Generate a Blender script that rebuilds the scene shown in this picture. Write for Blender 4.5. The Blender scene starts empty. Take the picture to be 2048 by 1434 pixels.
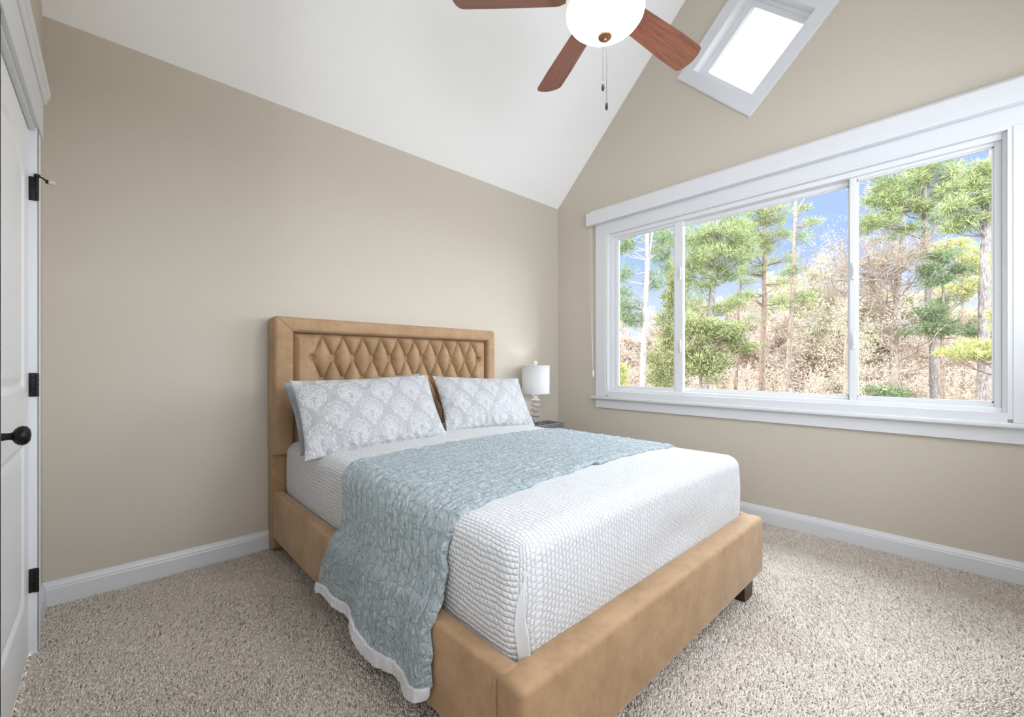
import bpy, bmesh, math, random
import numpy as np
from mathutils import Vector, Matrix

S = bpy.context.scene
COL = S.collection
PI = math.pi

# ------------------------------------------------------------------ camera
CAM = Vector((-3.395, -2.927, 1.13))
YAW = math.radians(43.12)
FPX = 855.97
HOR = 728.31
cd = bpy.data.cameras.new('camera')
cd.sensor_width = 36.0
cd.lens = 36.0 * FPX / 2048.0
cd.shift_y = (HOR - 717.0) / 2048.0
cd.clip_start = 0.02
cd.clip_end = 500
cam = bpy.data.objects.new('camera', cd)
COL.objects.link(cam)
cam.location = CAM
cam.rotation_euler = (PI / 2, 0, -YAW)
S.camera = cam
FWD = Vector((math.sin(YAW), math.cos(YAW), 0))
RGT = Vector((math.cos(YAW), -math.sin(YAW), 0))


def at(px, py, depth):
    """world point at a depth in metres ahead of the camera"""
    return CAM + FWD * depth + RGT * ((px - 1024) / FPX * depth) + Vector((0, 0, (HOR - py) / FPX * depth))


# ------------------------------------------------------------------ colour management
S.view_settings.view_transform = 'Standard'
S.view_settings.look = 'None'
S.view_settings.gamma = 1.0
S.view_settings.use_curve_mapping = False
S.view_settings.exposure = 0.26
S.cycles.use_denoising = True
S.cycles.max_bounces = 10
S.cycles.diffuse_bounces = 6
S.cycles.transparent_max_bounces = 16
S.cycles.caustics_reflective = False
S.cycles.sample_clamp_indirect = 6.0

# ------------------------------------------------------------------ sky
SKY_LOW = (0.40, 0.55, 0.84)
SKY_HIGH = 7.4
BACK_SKY = 6.2
w = bpy.data.worlds.new('sky')
S.world = w
w.use_nodes = True
nt = w.node_tree
nt.nodes.clear()
L = nt.links.new
wo = nt.nodes.new('ShaderNodeOutputWorld')
bg = nt.nodes.new('ShaderNodeBackground')
tc = nt.nodes.new('ShaderNodeTexCoord')
sep = nt.nodes.new('ShaderNodeSeparateXYZ')
L(tc.outputs['Generated'], sep.inputs[0])
nz = nt.nodes.new('ShaderNodeTexNoise')
nz.inputs['Scale'].default_value = 7.0
nz.inputs['Detail'].default_value = 6.0
mp = nt.nodes.new('ShaderNodeMapping')
mp.inputs['Scale'].default_value = (1, 1, 2.6)
mp.inputs['Location'].default_value = (3.7, 1.3, .4)
L(tc.outputs['Generated'], mp.inputs[0])
L(mp.outputs[0], nz.inputs['Vector'])
cr = nt.nodes.new('ShaderNodeValToRGB')
cr.color_ramp.elements[0].position = 0.62
cr.color_ramp.elements[0].color = (0, 0, 0, 1)
cr.color_ramp.elements[1].position = 0.9
cr.color_ramp.elements[1].color = (1, 1, 1, 1)
L(nz.outputs['Fac'], cr.inputs[0])
low = nt.nodes.new('ShaderNodeMix'); low.data_type = 'RGBA'
low.inputs[6].default_value = (*SKY_LOW, 1)
low.inputs[7].default_value = (1.0, 1.0, 1.0, 1)
L(cr.outputs[0], low.inputs[0])
hz = nt.nodes.new('ShaderNodeMapRange')            # haze by the horizon
hz.inputs['From Min'].default_value = 0.0
hz.inputs['From Max'].default_value = 0.22
hz.inputs['To Min'].default_value = 0.85
hz.inputs['To Max'].default_value = 0.0
L(sep.outputs['Z'], hz.inputs['Value'])
haz = nt.nodes.new('ShaderNodeMix'); haz.data_type = 'RGBA'
haz.inputs[7].default_value = (0.93, 0.95, 1.0, 1)
L(hz.outputs[0], haz.inputs[0])
L(low.outputs[2], haz.inputs[6])
hi = nt.nodes.new('ShaderNodeMapRange')            # bright cloud sheet overhead
hi.inputs['From Min'].default_value = 0.36
hi.inputs['From Max'].default_value = 0.50
L(sep.outputs['Z'], hi.inputs['Value'])
top = nt.nodes.new('ShaderNodeMix'); top.data_type = 'RGBA'
top.inputs[7].default_value = (SKY_HIGH * .89, SKY_HIGH, SKY_HIGH * 1.13, 1)
side = nt.nodes.new('ShaderNodeMapRange'); side.interpolation_type = 'SMOOTHSTEP'
side.inputs['From Min'].default_value = -.25
side.inputs['From Max'].default_value = .35
L(sep.outputs['X'], side.inputs['Value'])
bank = nt.nodes.new('ShaderNodeMath'); bank.operation = 'MULTIPLY'
L(hi.outputs[0], bank.inputs[0]); L(side.outputs[0], bank.inputs[1])
L(bank.outputs[0], top.inputs[0])
L(haz.outputs[2], top.inputs[6])
# sky brightened behind the house to feed fill light through the added windows
ov = nt.nodes.new('ShaderNodeMapRange'); ov.interpolation_type = 'SMOOTHSTEP'
ov.inputs['From Min'].default_value = .25
ov.inputs['From Max'].default_value = .55
neg = nt.nodes.new('ShaderNodeMath'); neg.operation = 'MULTIPLY'; neg.inputs[1].default_value = -1
L(sep.outputs['Y'], neg.inputs[0]); negx = nt.nodes.new('ShaderNodeMath'); negx.operation = 'MULTIPLY'; negx.inputs[1].default_value = -.62
L(sep.outputs['X'], negx.inputs[0])
mxo = nt.nodes.new('ShaderNodeMath'); mxo.operation = 'MAXIMUM'
L(neg.outputs[0], mxo.inputs[0]); L(negx.outputs[0], mxo.inputs[1]); L(mxo.outputs[0], ov.inputs['Value'])
back = nt.nodes.new('ShaderNodeMix'); back.data_type = 'RGBA'
back.inputs[7].default_value = (BACK_SKY * .93, BACK_SKY, BACK_SKY * 1.10, 1)
L(ov.outputs[0], back.inputs[0]); L(top.outputs[2], back.inputs[6])
L(back.outputs[2], bg.inputs['Color'])
bg.inputs['Strength'].default_value = 1.0
L(bg.outputs[0], wo.inputs['Surface'])

# sun: behind the house, over the roof, off every window, lights the trees from the front
sd = bpy.data.lights.new('sun', 'SUN')
sd.energy = 5.2
sd.angle = math.radians(0.6)
sd.color = (1.0, 0.95, 0.86)
sun = bpy.data.objects.new('sun', sd)
COL.objects.link(sun)
sun.rotation_euler = Vector((0.45, -0.72, -0.55)).to_track_quat('-Z', 'Y').to_euler()


YBACK, XFRONT = -3.667, -3.627


def portal(name, loc, sx, sy, rot):
    ld = bpy.data.lights.new(name, 'AREA')
    ld.shape = 'RECTANGLE'
    ld.size, ld.size_y = sx, sy
    ld.cycles.is_portal = True
    o = bpy.data.objects.new(name, ld)
    COL.objects.link(o)
    o.location = loc
    o.rotation_euler = rot


portal('window_portal', (0.17, -1.84, 1.61), 1.42, 2.46, (0, PI / 2, 0))
portal('back_portal', (-1.825, YBACK - .17, 1.86), 3.15, 1.12, (PI / 2, 0, 0))
portal('side_portal', (XFRONT - .17, -2.9, 1.6), 1.4, 1.2, (0, -PI / 2, 0))
portal('gable_portal', (0.17, -1.833, 3.468), 0.62, 0.62, (0, PI / 2, 0))

LAMP_BOWL = 34.0      # fan light, emission of the glass bowl
TABLE_LAMP = 1.5      # watts of the bulb in the table lamp


# ------------------------------------------------------------------ helpers
def setp(o, label=None, cat=None, group=None, kind=None):
    if label: o['label'] = label
    if cat: o['category'] = cat
    if group: o['group'] = group
    if kind: o['kind'] = kind
    return o


def empty(name, loc=(0, 0, 0), rotz=0.0):
    o = bpy.data.objects.new(name, None)
    o.empty_display_size = 0.1
    COL.objects.link(o)
    o.location = loc
    o.rotation_euler = (0, 0, rotz)
    return o


def link_mesh(name, me, mat, parent=None, smooth=False):
    o = bpy.data.objects.new(name, me)
    COL.objects.link(o)
    if mat is not None:
        for m in (mat if isinstance(mat, (list, tuple)) else [mat]):
            me.materials.append(m)
    if smooth:
        me.polygons.foreach_set('use_smooth', np.ones(len(me.polygons), dtype=bool))
    if parent is not None:
        o.parent = parent
    return o


def auto_smooth(o, deg=35):
    me = o.data
    bm = bmesh.new(); bm.from_mesh(me)
    a = math.radians(deg)
    for f in bm.faces: f.smooth = True
    for e in bm.edges:
        e.smooth = not (len(e.link_faces) == 2 and e.calc_face_angle(0) > a)
    bm.to_mesh(me); bm.free()
    return o


class MB:
    def __init__(s): s.bm = bmesh.new()

    def box(s, x0, x1, y0, y1, z0, z1, bev=0.0, seg=2, mat=None, mi=0):
        r = bmesh.ops.create_cube(s.bm, size=1.0)
        vs = r['verts']
        M = Matrix.Translation(((x0 + x1) / 2, (y0 + y1) / 2, (z0 + z1) / 2)) @ Matrix.Diagonal((abs(x1 - x0), abs(y1 - y0), abs(z1 - z0), 1))
        if mat is not None: M = mat @ M
        bmesh.ops.transform(s.bm, matrix=M, verts=vs)
        if mi:
            for f in {f for v in vs for f in v.link_faces}: f.material_index = mi
        if bev > 0:
            es = list({e for v in vs for e in v.link_edges})
            bmesh.ops.bevel(s.bm, geom=es, offset=bev, segments=seg, profile=0.5, affect='EDGES')
        return s

    def tube(s, pts, radii, n=8, cap=True):
        pts = [Vector(p) for p in pts]
        if not hasattr(radii, '__len__'): radii = [radii] * len(pts)
        rings = []
        up = Vector((0.13, 0.27, 1)).normalized()
        for i, p in enumerate(pts):
            t = (pts[min(i + 1, len(pts) - 1)] - pts[max(i - 1, 0)])
            if t.length < 1e-9: t = Vector((0, 0, 1))
            t.normalize()
            a = t.cross(up)
            if a.length < 1e-3: a = t.cross(Vector((1, 0, 0)))
            a.normalize(); b = t.cross(a)
            rings.append([s.bm.verts.new(p + (a * math.cos(2 * PI * k / n) + b * math.sin(2 * PI * k / n)) * radii[i]) for k in range(n)])
        for i in range(len(rings) - 1):
            for k in range(n):
                s.bm.faces.new((rings[i][k], rings[i][(k + 1) % n], rings[i + 1][(k + 1) % n], rings[i + 1][k]))
        if cap:
            s.bm.faces.new(rings[0]); s.bm.faces.new(rings[-1])
        return s

    def lathe(s, prof, c=(0, 0, 0), n=40, axis='Z', cap=True):
        c = Vector(c)
        rings = []
        for r, h in prof:
            ring = []
            for k in range(n):
                a = 2 * PI * k / n
                x, y = r * math.cos(a), r * math.sin(a)
                v = {'Z': Vector((x, y, h)), 'X': Vector((h, x, y)), 'Y': Vector((x, h, y))}[axis]
                ring.append(s.bm.verts.new(c + v))
            rings.append(ring)
        for i in range(len(rings) - 1):
            for k in range(n):
                s.bm.faces.new((rings[i][k], rings[i][(k + 1) % n], rings[i + 1][(k + 1) % n], rings[i + 1][k]))
        if cap:
            s.bm.faces.new(rings[0]); s.bm.faces.new(rings[-1])
        return s

    def sphere(s, c, r, sc=(1, 1, 1), u=16, v=10):
        M = Matrix.Translation(c) @ Matrix.Diagonal((r * sc[0], r * sc[1], r * sc[2], 1))
        bmesh.ops.create_uvsphere(s.bm, u_segments=u, v_segments=v, radius=1.0, matrix=M)
        return s

    def prism(s, poly, axis, a, b):
        """extrude a 2D polygon along an axis: X poly=(y,z)  Y poly=(x,z)  Z poly=(x,y)"""
        def P(u, v, t):
            return {'X': (t, u, v), 'Y': (u, t, v), 'Z': (u, v, t)}[axis]
        A = [s.bm.verts.new(P(u, v, a)) for u, v in poly]
        B = [s.bm.verts.new(P(u, v, b)) for u, v in poly]
        n = len(poly)
        for i in range(n):
            s.bm.faces.new((A[i], A[(i + 1) % n], B[(i + 1) % n], B[i]))
        s.bm.faces.new(A); s.bm.faces.new(B)
        return s

    def build(s, name, mat, parent=None, smooth=None):
        bmesh.ops.recalc_face_normals(s.bm, faces=s.bm.faces[:])
        me = bpy.data.meshes.new(name)
        s.bm.to_mesh(me); s.bm.free()
        o = link_mesh(name, me, mat, parent)
        if smooth: auto_smooth(o, smooth if smooth is not True else 35)
        return o


def wall_holes(name, outer, holes, plane, p0, p1, mat):
    """a slab with holes; plane 'X': 2D points are (y,z), from x=p0 (room side) to x=p1"""
    def P(u, v, t): return (t, u, v) if plane == 'X' else (u, t, v)
    bm = bmesh.new()
    sides = []
    layers = []
    for t in (p0, p1):
        edges = []
        loops = []
        for lp in [outer] + holes:
            vs = [bm.verts.new(P(u, v, t)) for u, v in lp]
            loops.append(vs)
            for i in range(len(vs)):
                edges.append(bm.edges.new((vs[i], vs[(i + 1) % len(vs)])))
        bmesh.ops.triangle_fill(bm, use_beauty=True, use_dissolve=False, edges=edges)
        layers.append(loops)
    for A, B in zip(layers[0], layers[1]):
        n = len(A)
        for i in range(n):
            bm.faces.new((A[i], A[(i + 1) % n], B[(i + 1) % n], B[i]))
    bmesh.ops.recalc_face_normals(bm, faces=bm.faces[:])
    me = bpy.data.meshes.new(name)
    bm.to_mesh(me); bm.free()
    return link_mesh(name, me, mat)


def grid_mesh(name, P, mat, parent=None, uv=None, smooth=True, close_u=False, col=None):
    """P: (nu,nv,3) array"""
    nu, nv = P.shape[:2]
    idx = np.arange(nu * nv).reshape(nu, nv)
    if close_u:
        a = idx; b = np.roll(idx, -1, axis=0)
        f = np.stack([a[:, :-1], b[:, :-1], b[:, 1:], a[:, 1:]], -1).reshape(-1, 4)
    else:
        f = np.stack([idx[:-1, :-1], idx[1:, :-1], idx[1:, 1:], idx[:-1, 1:]], -1).reshape(-1, 4)
    return raw_mesh(name, P.reshape(-1, 3), f, mat, parent, None if uv is None else uv.reshape(-1, 2), smooth, None if col is None else col.reshape(-1))


def raw_mesh(name, V, F, mat, parent=None, uv=None, smooth=True, col=None):
    me = bpy.data.meshes.new(name)
    V = np.asarray(V, dtype=np.float32); F = np.asarray(F, dtype=np.int32)
    k = F.shape[1]
    me.vertices.add(len(V)); me.vertices.foreach_set('co', V.ravel())
    me.loops.add(F.size); me.loops.foreach_set('vertex_index', F.ravel())
    me.polygons.add(len(F))
    me.polygons.foreach_set('loop_start', np.arange(0, F.size, k, dtype=np.int32))
    me.polygons.foreach_set('loop_total', np.full(len(F), k, dtype=np.int32))
    me.update(calc_edges=True)
    if uv is not None:
        l = me.uv_layers.new(name='cloth')
        l.data.foreach_set('uv', np.asarray(uv, dtype=np.float32)[F.ravel()].ravel())
    if col is not None:
        a = me.attributes.new('weave', 'FLOAT', 'POINT')
        a.data.foreach_set('value', np.asarray(col, dtype=np.float32))
    return link_mesh(name, me, mat, parent, smooth)


def noise2(x, y, seed=0, octaves=4, f0=1.0):
    """cheap smooth value noise built from sines"""
    r = np.random.RandomState(seed)
    out = np.zeros_like(x, dtype=float)
    amp, f = 1.0, f0
    for o in range(octaves):
        for k in range(4):
            a = r.uniform(0, 2 * PI); p = r.uniform(0, 2 * PI); g = f * r.uniform(.7, 1.3)
            out += amp * np.sin(g * (x * math.cos(a) + y * math.sin(a)) + p) / 4
        amp *= .55; f *= 2.0
    return out


# ------------------------------------------------------------------ materials
def mat_new(name):
    m = bpy.data.materials.new(name)
    m.use_nodes = True
    n = m.node_tree.nodes
    return m, n, m.node_tree.links.new, n['Principled BSDF']


def noise_node(n, l, scale, detail=4.0, rough=.55, coord='Object', dist=0.0):
    t = n.new('ShaderNodeTexCoord')
    z = n.new('ShaderNodeTexNoise')
    z.inputs['Scale'].default_value = scale
    z.inputs['Detail'].default_value = detail
    z.inputs['Roughness'].default_value = rough
    z.inputs['Distortion'].default_value = dist
    l(t.outputs[coord], z.inputs['Vector'])
    return z


def bump_node(n, l, b, src, strength, dist):
    bp = n.new('ShaderNodeBump')
    bp.inputs['Strength'].default_value = strength
    bp.inputs['Distance'].default_value = dist
    l(src, bp.inputs['Height'])
    l(bp.outputs[0], b.inputs['Normal'])
    return bp


def simple(name, col, rough=.5, metal=0.0, var=0.0, vscale=8.0, bump=0.0, bscale=200.0, bdist=.002, sheen=0.0, coat=0.0):
    m, n, l, b = mat_new(name)
    b.inputs['Base Color'].default_value = (*col, 1)
    b.inputs['Roughness'].default_value = rough
    b.inputs['Metallic'].default_value = metal
    if sheen:
        b.inputs['Sheen Weight'].default_value = sheen
        b.inputs['Sheen Roughness'].default_value = .4
    if coat: b.inputs['Coat Weight'].default_value = coat
    if var:
        z = noise_node(n, l, vscale)
        r = n.new('ShaderNodeValToRGB')
        r.color_ramp.elements[0].position = .3
        r.color_ramp.elements[1].position = .7
        r.color_ramp.elements[0].color = (*[c * (1 - var) for c in col], 1)
        r.color_ramp.elements[1].color = (*[min(1, c * (1 + var)) for c in col], 1)
        l(z.outputs['Fac'], r.inputs[0]); l(r.outputs[0], b.inputs['Base Color'])
    if bump:
        z2 = noise_node(n, l, bscale, 3)
        bump_node(n, l, b, z2.outputs['Fac'], bump, bdist)
    return m


WALLC = (0.57, 0.515, 0.435)
M_wall = simple('wall_paint', WALLC, .85, var=.015, vscale=60, bump=.12, bscale=260, bdist=.0015)
M_ceil = simple('ceiling_paint', (0.90, 0.90, 0.895), .9, bump=.06, bscale=200, bdist=.001)
M_trim = simple('trim_paint', (0.69, 0.70, 0.72), .38, bump=.03, bscale=60, bdist=.001)
M_door = simple('door_paint', (0.84, 0.845, 0.85), .4)
M_vinyl = simple('window_vinyl', (0.72, 0.73, 0.745), .35)
M_black = simple('black_bronze', (0.018, 0.017, 0.017), .38, .6, var=.3, vscale=60)
M_rubber = simple('pale_rubber', (0.62, 0.56, 0.50), .6)
M_darkwood = simple('dark_leg_wood', (0.055, 0.028, 0.015), .4, var=.3, vscale=30)
M_bronze = simple('aged_bronze', (0.33, 0.17, 0.09), .35, .8, var=.2, vscale=30)
M_chain = simple('chain_metal', (0.07, 0.065, 0.06), .5, .5)
M_fob = simple('pull_fob', (0.03, 0.03, 0.035), .35)
M_cord = simple('white_cord', (0.80, 0.79, 0.76), .6)
M_nickel = simple('brushed_nickel', (0.75, 0.72, 0.68), .25, 1.0)


def velvet(name, col, dark):
    m, n, l, b = mat_new(name)
    z = noise_node(n, l, 7, 5, .6)
    z2 = noise_node(n, l, 38, 4, .6)
    ad = n.new('ShaderNodeMath'); ad.operation = 'MULTIPLY_ADD'
    ad.inputs[1].default_value = .45
    l(z2.outputs['Fac'], ad.inputs[0]); l(z.outputs['Fac'], ad.inputs[2])
    r = n.new('ShaderNodeValToRGB')
    r.color_ramp.elements[0].position = .50; r.color_ramp.elements[1].position = .86
    r.color_ramp.elements[0].color = (*dark, 1); r.color_ramp.elements[1].color = (*col, 1)
    l(ad.outputs[0], r.inputs[0]); l(r.outputs[0], b.inputs['Base Color'])
    b.inputs['Roughness'].default_value = .75
    b.inputs['Sheen Weight'].default_value = .35
    b.inputs['Sheen Roughness'].default_value = .35
    b.inputs['Sheen Tint'].default_value = (1.0, .86, .70, 1)
    z3 = noise_node(n, l, 700, 2)
    bump_node(n, l, b, z3.outputs['Fac'], .12, .001)
    return m


M_velvet = velvet('camel_velvet', (0.42, 0.265, 0.145), (0.305, 0.185, 0.095))


def wood(name, c0, c1, rough=.35, axis=(1, 14, 14), scale=6.0):
    m, n, l, b = mat_new(name)
    t = n.new('ShaderNodeTexCoord'); mp = n.new('ShaderNodeMapping')
    mp.inputs['Scale'].default_value = axis
    l(t.outputs['Object'], mp.inputs[0])
    z = n.new('ShaderNodeTexNoise'); z.inputs['Scale'].default_value = scale; z.inputs['Detail'].default_value = 6
    z.inputs['Distortion'].default_value = .6
    l(mp.outputs[0], z.inputs['Vector'])
    r = n.new('ShaderNodeValToRGB')
    r.color_ramp.elements[0].position = .35; r.color_ramp.elements[1].position = .68
    r.color_ramp.elements[0].color = (*c0, 1); r.color_ramp.elements[1].color = (*c1, 1)
    l(z.outputs['Fac'], r.inputs[0]); l(r.outputs[0], b.inputs['Base Color'])
    b.inputs['Roughness'].default_value = rough
    b.inputs['Coat Weight'].default_value = .25
    b.inputs['Coat Roughness'].default_value = .3
    return m


M_blade = wood('cherry_blade', (0.17, 0.050, 0.027), (0.29, 0.098, 0.055), .36)
M_night = wood('nightstand_wood', (0.03, 0.018, 0.012), (0.06, 0.035, 0.022), .4)

# glass that lets the light through
def clear_glass(name, refl=.06, tint=(1, 1, 1)):
    m, n, l, b = mat_new(name)
    n.remove(b)
    o = n['Material Output']
    tr = n.new('ShaderNodeBsdfTransparent'); tr.inputs[0].default_value = (*tint, 1)
    gl = n.new('ShaderNodeBsdfGlossy'); gl.inputs['Roughness'].default_value = .02
    fr = n.new('ShaderNodeFresnel'); fr.inputs[0].default_value = 1.06
    mx = n.new('ShaderNodeMixShader')
    l(fr.outputs[0], mx.inputs[0]); l(tr.outputs[0], mx.inputs[1]); l(gl.outputs[0], mx.inputs[2])
    l(mx.outputs[0], o.inputs[0])
    return m


M_glass = clear_glass('window_glass')
m, n, l, b = mat_new('crystal'); M_crystal = m
b.inputs['Base Color'].default_value = (1, .99, .97, 1)
b.inputs['Roughness'].default_value = .03
b.inputs['IOR'].default_value = 1.52
b.inputs['Transmission Weight'].default_value = .82

m, n, l, b = mat_new('linen_shade'); M_shade = m
n.remove(b); o_ = n['Material Output']
df = n.new('ShaderNodeBsdfDiffuse'); df.inputs[0].default_value = (.74, .75, .77, 1)
tl = n.new('ShaderNodeBsdfTranslucent'); tl.inputs[0].default_value = (.7, .7, .7, 1)
mx = n.new('ShaderNodeMixShader'); mx.inputs[0].default_value = .3
l(df.outputs[0], mx.inputs[1]); l(tl.outputs[0], mx.inputs[2]); l(mx.outputs[0], o_.inputs[0])

# fan bowl: lit alabaster glass, amber towards its metal rim
m, n, l, b = mat_new('lit_alabaster_glass'); M_bowl = m
t = n.new('ShaderNodeTexCoord'); sp = n.new('ShaderNodeSeparateXYZ'); l(t.outputs['Generated'], sp.inputs[0])
r = n.new('ShaderNodeValToRGB')
r.color_ramp.elements[0].position = .50; r.color_ramp.elements[0].color = (.95, .98, 1.0, 1)
r.color_ramp.elements[1].position = 1.0; r.color_ramp.elements[1].color = (.012, .007, .0025, 1)
e_ = r.color_ramp.elements.new(.80); e_.color = (.035, .026, .014, 1)
l(sp.outputs['Z'], r.inputs[0])
b.inputs['Base Color'].default_value = (.8, .7, .55, 1)
l(r.outputs[0], b.inputs['Emission Color'])
b.inputs['Emission Strength'].default_value = LAMP_BOWL
b.inputs['Roughness'].default_value = .3


def uvmath(n, l):
    u = n.new('ShaderNodeUVMap'); u.uv_map = 'cloth'
    s = n.new('ShaderNodeSeparateXYZ'); l(u.outputs[0], s.inputs[0])
    return u, s.outputs['X'], s.outputs['Y']


def M2(n, l, op, a, b=None, c=None):
    m = n.new('ShaderNodeMath'); m.operation = op
    for i, v in enumerate((a, b, c)):
        if v is None: continue
        if isinstance(v, (int, float)): m.inputs[i].default_value = v
        else: l(v, m.inputs[i])
    return m.outputs[0]


# white matelasse coverlet: columns of little puffs
m, n, l, b = mat_new('white_matelasse'); M_quilt = m
uvn, U, V = uvmath(n, l)
zz = n.new('ShaderNodeTexNoise'); zz.inputs['Scale'].default_value = 9; zz.inputs['Detail'].default_value = 3
l(uvn.outputs[0], zz.inputs['Vector'])
wob = M2(n, l, 'MULTIPLY', M2(n, l, 'SUBTRACT', zz.outputs['Fac'], .5), .030)
zz2 = n.new('ShaderNodeTexNoise'); zz2.inputs['Scale'].default_value = 70; zz2.inputs['Detail'].default_value = 2
l(uvn.outputs[0], zz2.inputs['Vector'])
wob2 = M2(n, l, 'MULTIPLY', M2(n, l, 'SUBTRACT', zz2.outputs['Fac'], .5), .008)
Uw = M2(n, l, 'ADD', M2(n, l, 'ADD', U, wob), wob2)
Vw = M2(n, l, 'ADD', V, wob2)
cu = M2(n, l, 'MULTIPLY', Uw, PI / .0165)
col_ = M2(n, l, 'ABSOLUTE', M2(n, l, 'SINE', cu))
ci = M2(n, l, 'FLOOR', M2(n, l, 'DIVIDE', Uw, .0165))
ph = M2(n, l, 'MULTIPLY', ci, PI * .5)
rv = M2(n, l, 'ABSOLUTE', M2(n, l, 'SINE', M2(n, l, 'ADD', M2(n, l, 'MULTIPLY', Vw, PI / .019), ph)))
hgt = M2(n, l, 'MULTIPLY', M2(n, l, 'POWER', col_, .6), M2(n, l, 'MULTIPLY_ADD', M2(n, l, 'POWER', rv, .5), .55, .45))
bump_node(n, l, b, hgt, .85, .0055)
b.inputs['Base Color'].default_value = (.635, .64, .65, 1)
b.inputs['Roughness'].default_value = .8
b.inputs['Sheen Weight'].default_value = .15

M_sheet = simple('plain_white_cotton', (.665, .67, .685), .85, bump=.1, bscale=150, bdist=.001)

# blue grey quilted velvet throw
m, n, l, b = mat_new('quilted_blue_velvet'); M_throw = m
uvn, U, V = uvmath(n, l)
vo = n.new('ShaderNodeTexVoronoi'); vo.feature = 'DISTANCE_TO_EDGE'; vo.inputs['Scale'].default_value = 26
mpv = n.new('ShaderNodeMapping'); mpv.inputs['Scale'].default_value = (1.0, .75, 1)
zd = n.new('ShaderNodeTexNoise'); zd.inputs['Scale'].default_value = 14; zd.inputs['Detail'].default_value = 3
l(uvn.outputs[0], zd.inputs['Vector'])
mixv = n.new('ShaderNodeMix'); mixv.data_type = 'VECTOR'; mixv.inputs[0].default_value = .06
l(uvn.outputs[0], mixv.inputs[4]); l(zd.outputs['Color'], mixv.inputs[5])
l(mixv.outputs[1], mpv.inputs[0]); l(mpv.outputs[0], vo.inputs['Vector'])
cell = M2(n, l, 'POWER', M2(n, l, 'MINIMUM', M2(n, l, 'MULTIPLY', vo.outputs['Distance'], 3.2), 1.0), .5)
st = M2(n, l, 'ABSOLUTE', M2(n, l, 'SINE', M2(n, l, 'MULTIPLY', V, PI / .055)))
st2 = M2(n, l, 'POWER', st, .22)
zc = n.new('ShaderNodeTexNoise'); zc.inputs['Scale'].default_value = 60; zc.inputs['Detail'].default_value = 4; zc.inputs['Distortion'].default_value = 1.4
mpc = n.new('ShaderNodeMapping'); mpc.inputs['Scale'].default_value = (.55, 1.3, 1)
l(uvn.outputs[0], mpc.inputs[0]); l(mpc.outputs[0], zc.inputs['Vector'])
hh = M2(n, l, 'ADD', M2(n, l, 'ADD', M2(n, l, 'MULTIPLY', cell, .8), M2(n, l, 'MULTIPLY', st2, .8)), M2(n, l, 'MULTIPLY', zc.outputs['Fac'], 1.7))
bump_node(n, l, b, hh, 1.0, .012)
r = n.new('ShaderNodeValToRGB')
r.color_ramp.elements[0].position = .30; r.color_ramp.elements[0].color = (.245, .32, .335, 1)
r.color_ramp.elements[1].position = .62; r.color_ramp.elements[1].color = (.515, .58, .595, 1)
zn = n.new('ShaderNodeTexNoise'); zn.inputs['Scale'].default_value = 24; zn.inputs['Detail'].default_value = 5; zn.inputs['Distortion'].default_value = 2.0
l(uvn.outputs[0], zn.inputs['Vector'])
l(M2(n, l, 'ADD', M2(n, l, 'MULTIPLY', zc.outputs['Fac'], .45), M2(n, l, 'MULTIPLY', zn.outputs['Fac'], .5)), r.inputs[0]); l(r.outputs[0], b.inputs['Base Color'])
b.inputs['Roughness'].default_value = .5
b.inputs['Sheen Weight'].default_value = .45
b.inputs['Sheen Roughness'].default_value = .35
b.inputs['Sheen Tint'].default_value = (.86, .94, 1.0, 1)

# silver damask: satin ground, matt figure from the woven mask
m, n, l, b = mat_new('silver_damask'); M_damask = m
at_ = n.new('ShaderNodeAttribute'); at_.attribute_name = 'weave'
r = n.new('ShaderNodeValToRGB')
r.color_ramp.elements[0].position = .25; r.color_ramp.elements[0].color = (.385, .385, .392, 1)
r.color_ramp.elements[1].position = .75; r.color_ramp.elements[1].color = (.525, .525, .532, 1)
l(at_.outputs['Fac'], r.inputs[0]); l(r.outputs[0], b.inputs['Base Color'])
r2 = n.new('ShaderNodeMapRange'); r2.inputs['To Min'].default_value = .34; r2.inputs['To Max'].default_value = .6
l(at_.outputs['Fac'], r2.inputs['Value']); l(r2.outputs[0], b.inputs['Roughness'])
b.inputs['Sheen Weight'].default_value = .2
zb = noise_node(n, l, 14, 4, .6, dist=1.0)
hb = M2(n, l, 'MULTIPLY_ADD', zb.outputs['Fac'], 1.3, M2(n, l, 'MULTIPLY', at_.outputs['Fac'], .10))
bump_node(n, l, b, hb, .8, .014)

M_bluecase = simple('grey_blue_cotton', (.30, .335, .36), .75, var=.12, vscale=25, bump=.3, bscale=35, bdist=.004)

# carpet tufts
m, n, l, b = mat_new('frieze_carpet'); M_tuft = m
gi = n.new('ShaderNodeNewGeometry')
r = n.new('ShaderNodeValToRGB')
r.color_ramp.elements[0].color = (.62, .545, .465, 1); r.color_ramp.elements[1].color = (.90, .82, .73, 1)
l(gi.outputs['Random Per Island'], r.inputs[0]); l(r.outputs[0], b.inputs['Base Color'])
b.inputs['Roughness'].default_value = .9
M_floor = simple('carpet_backing', (.50, .43, .35), .95, var=.3, vscale=220, bump=1.0, bscale=180, bdist=.01)

# ------------------------------------------------------------------ room shell
XW, YB, RY, ZE, SL = -3.627, -3.667, -1.8336, 2.742, 0.9836
ZR = ZE - SL * RY
T = .16


def structure(o, label, cat):
    return setp(o, label, cat, kind='structure')


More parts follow.
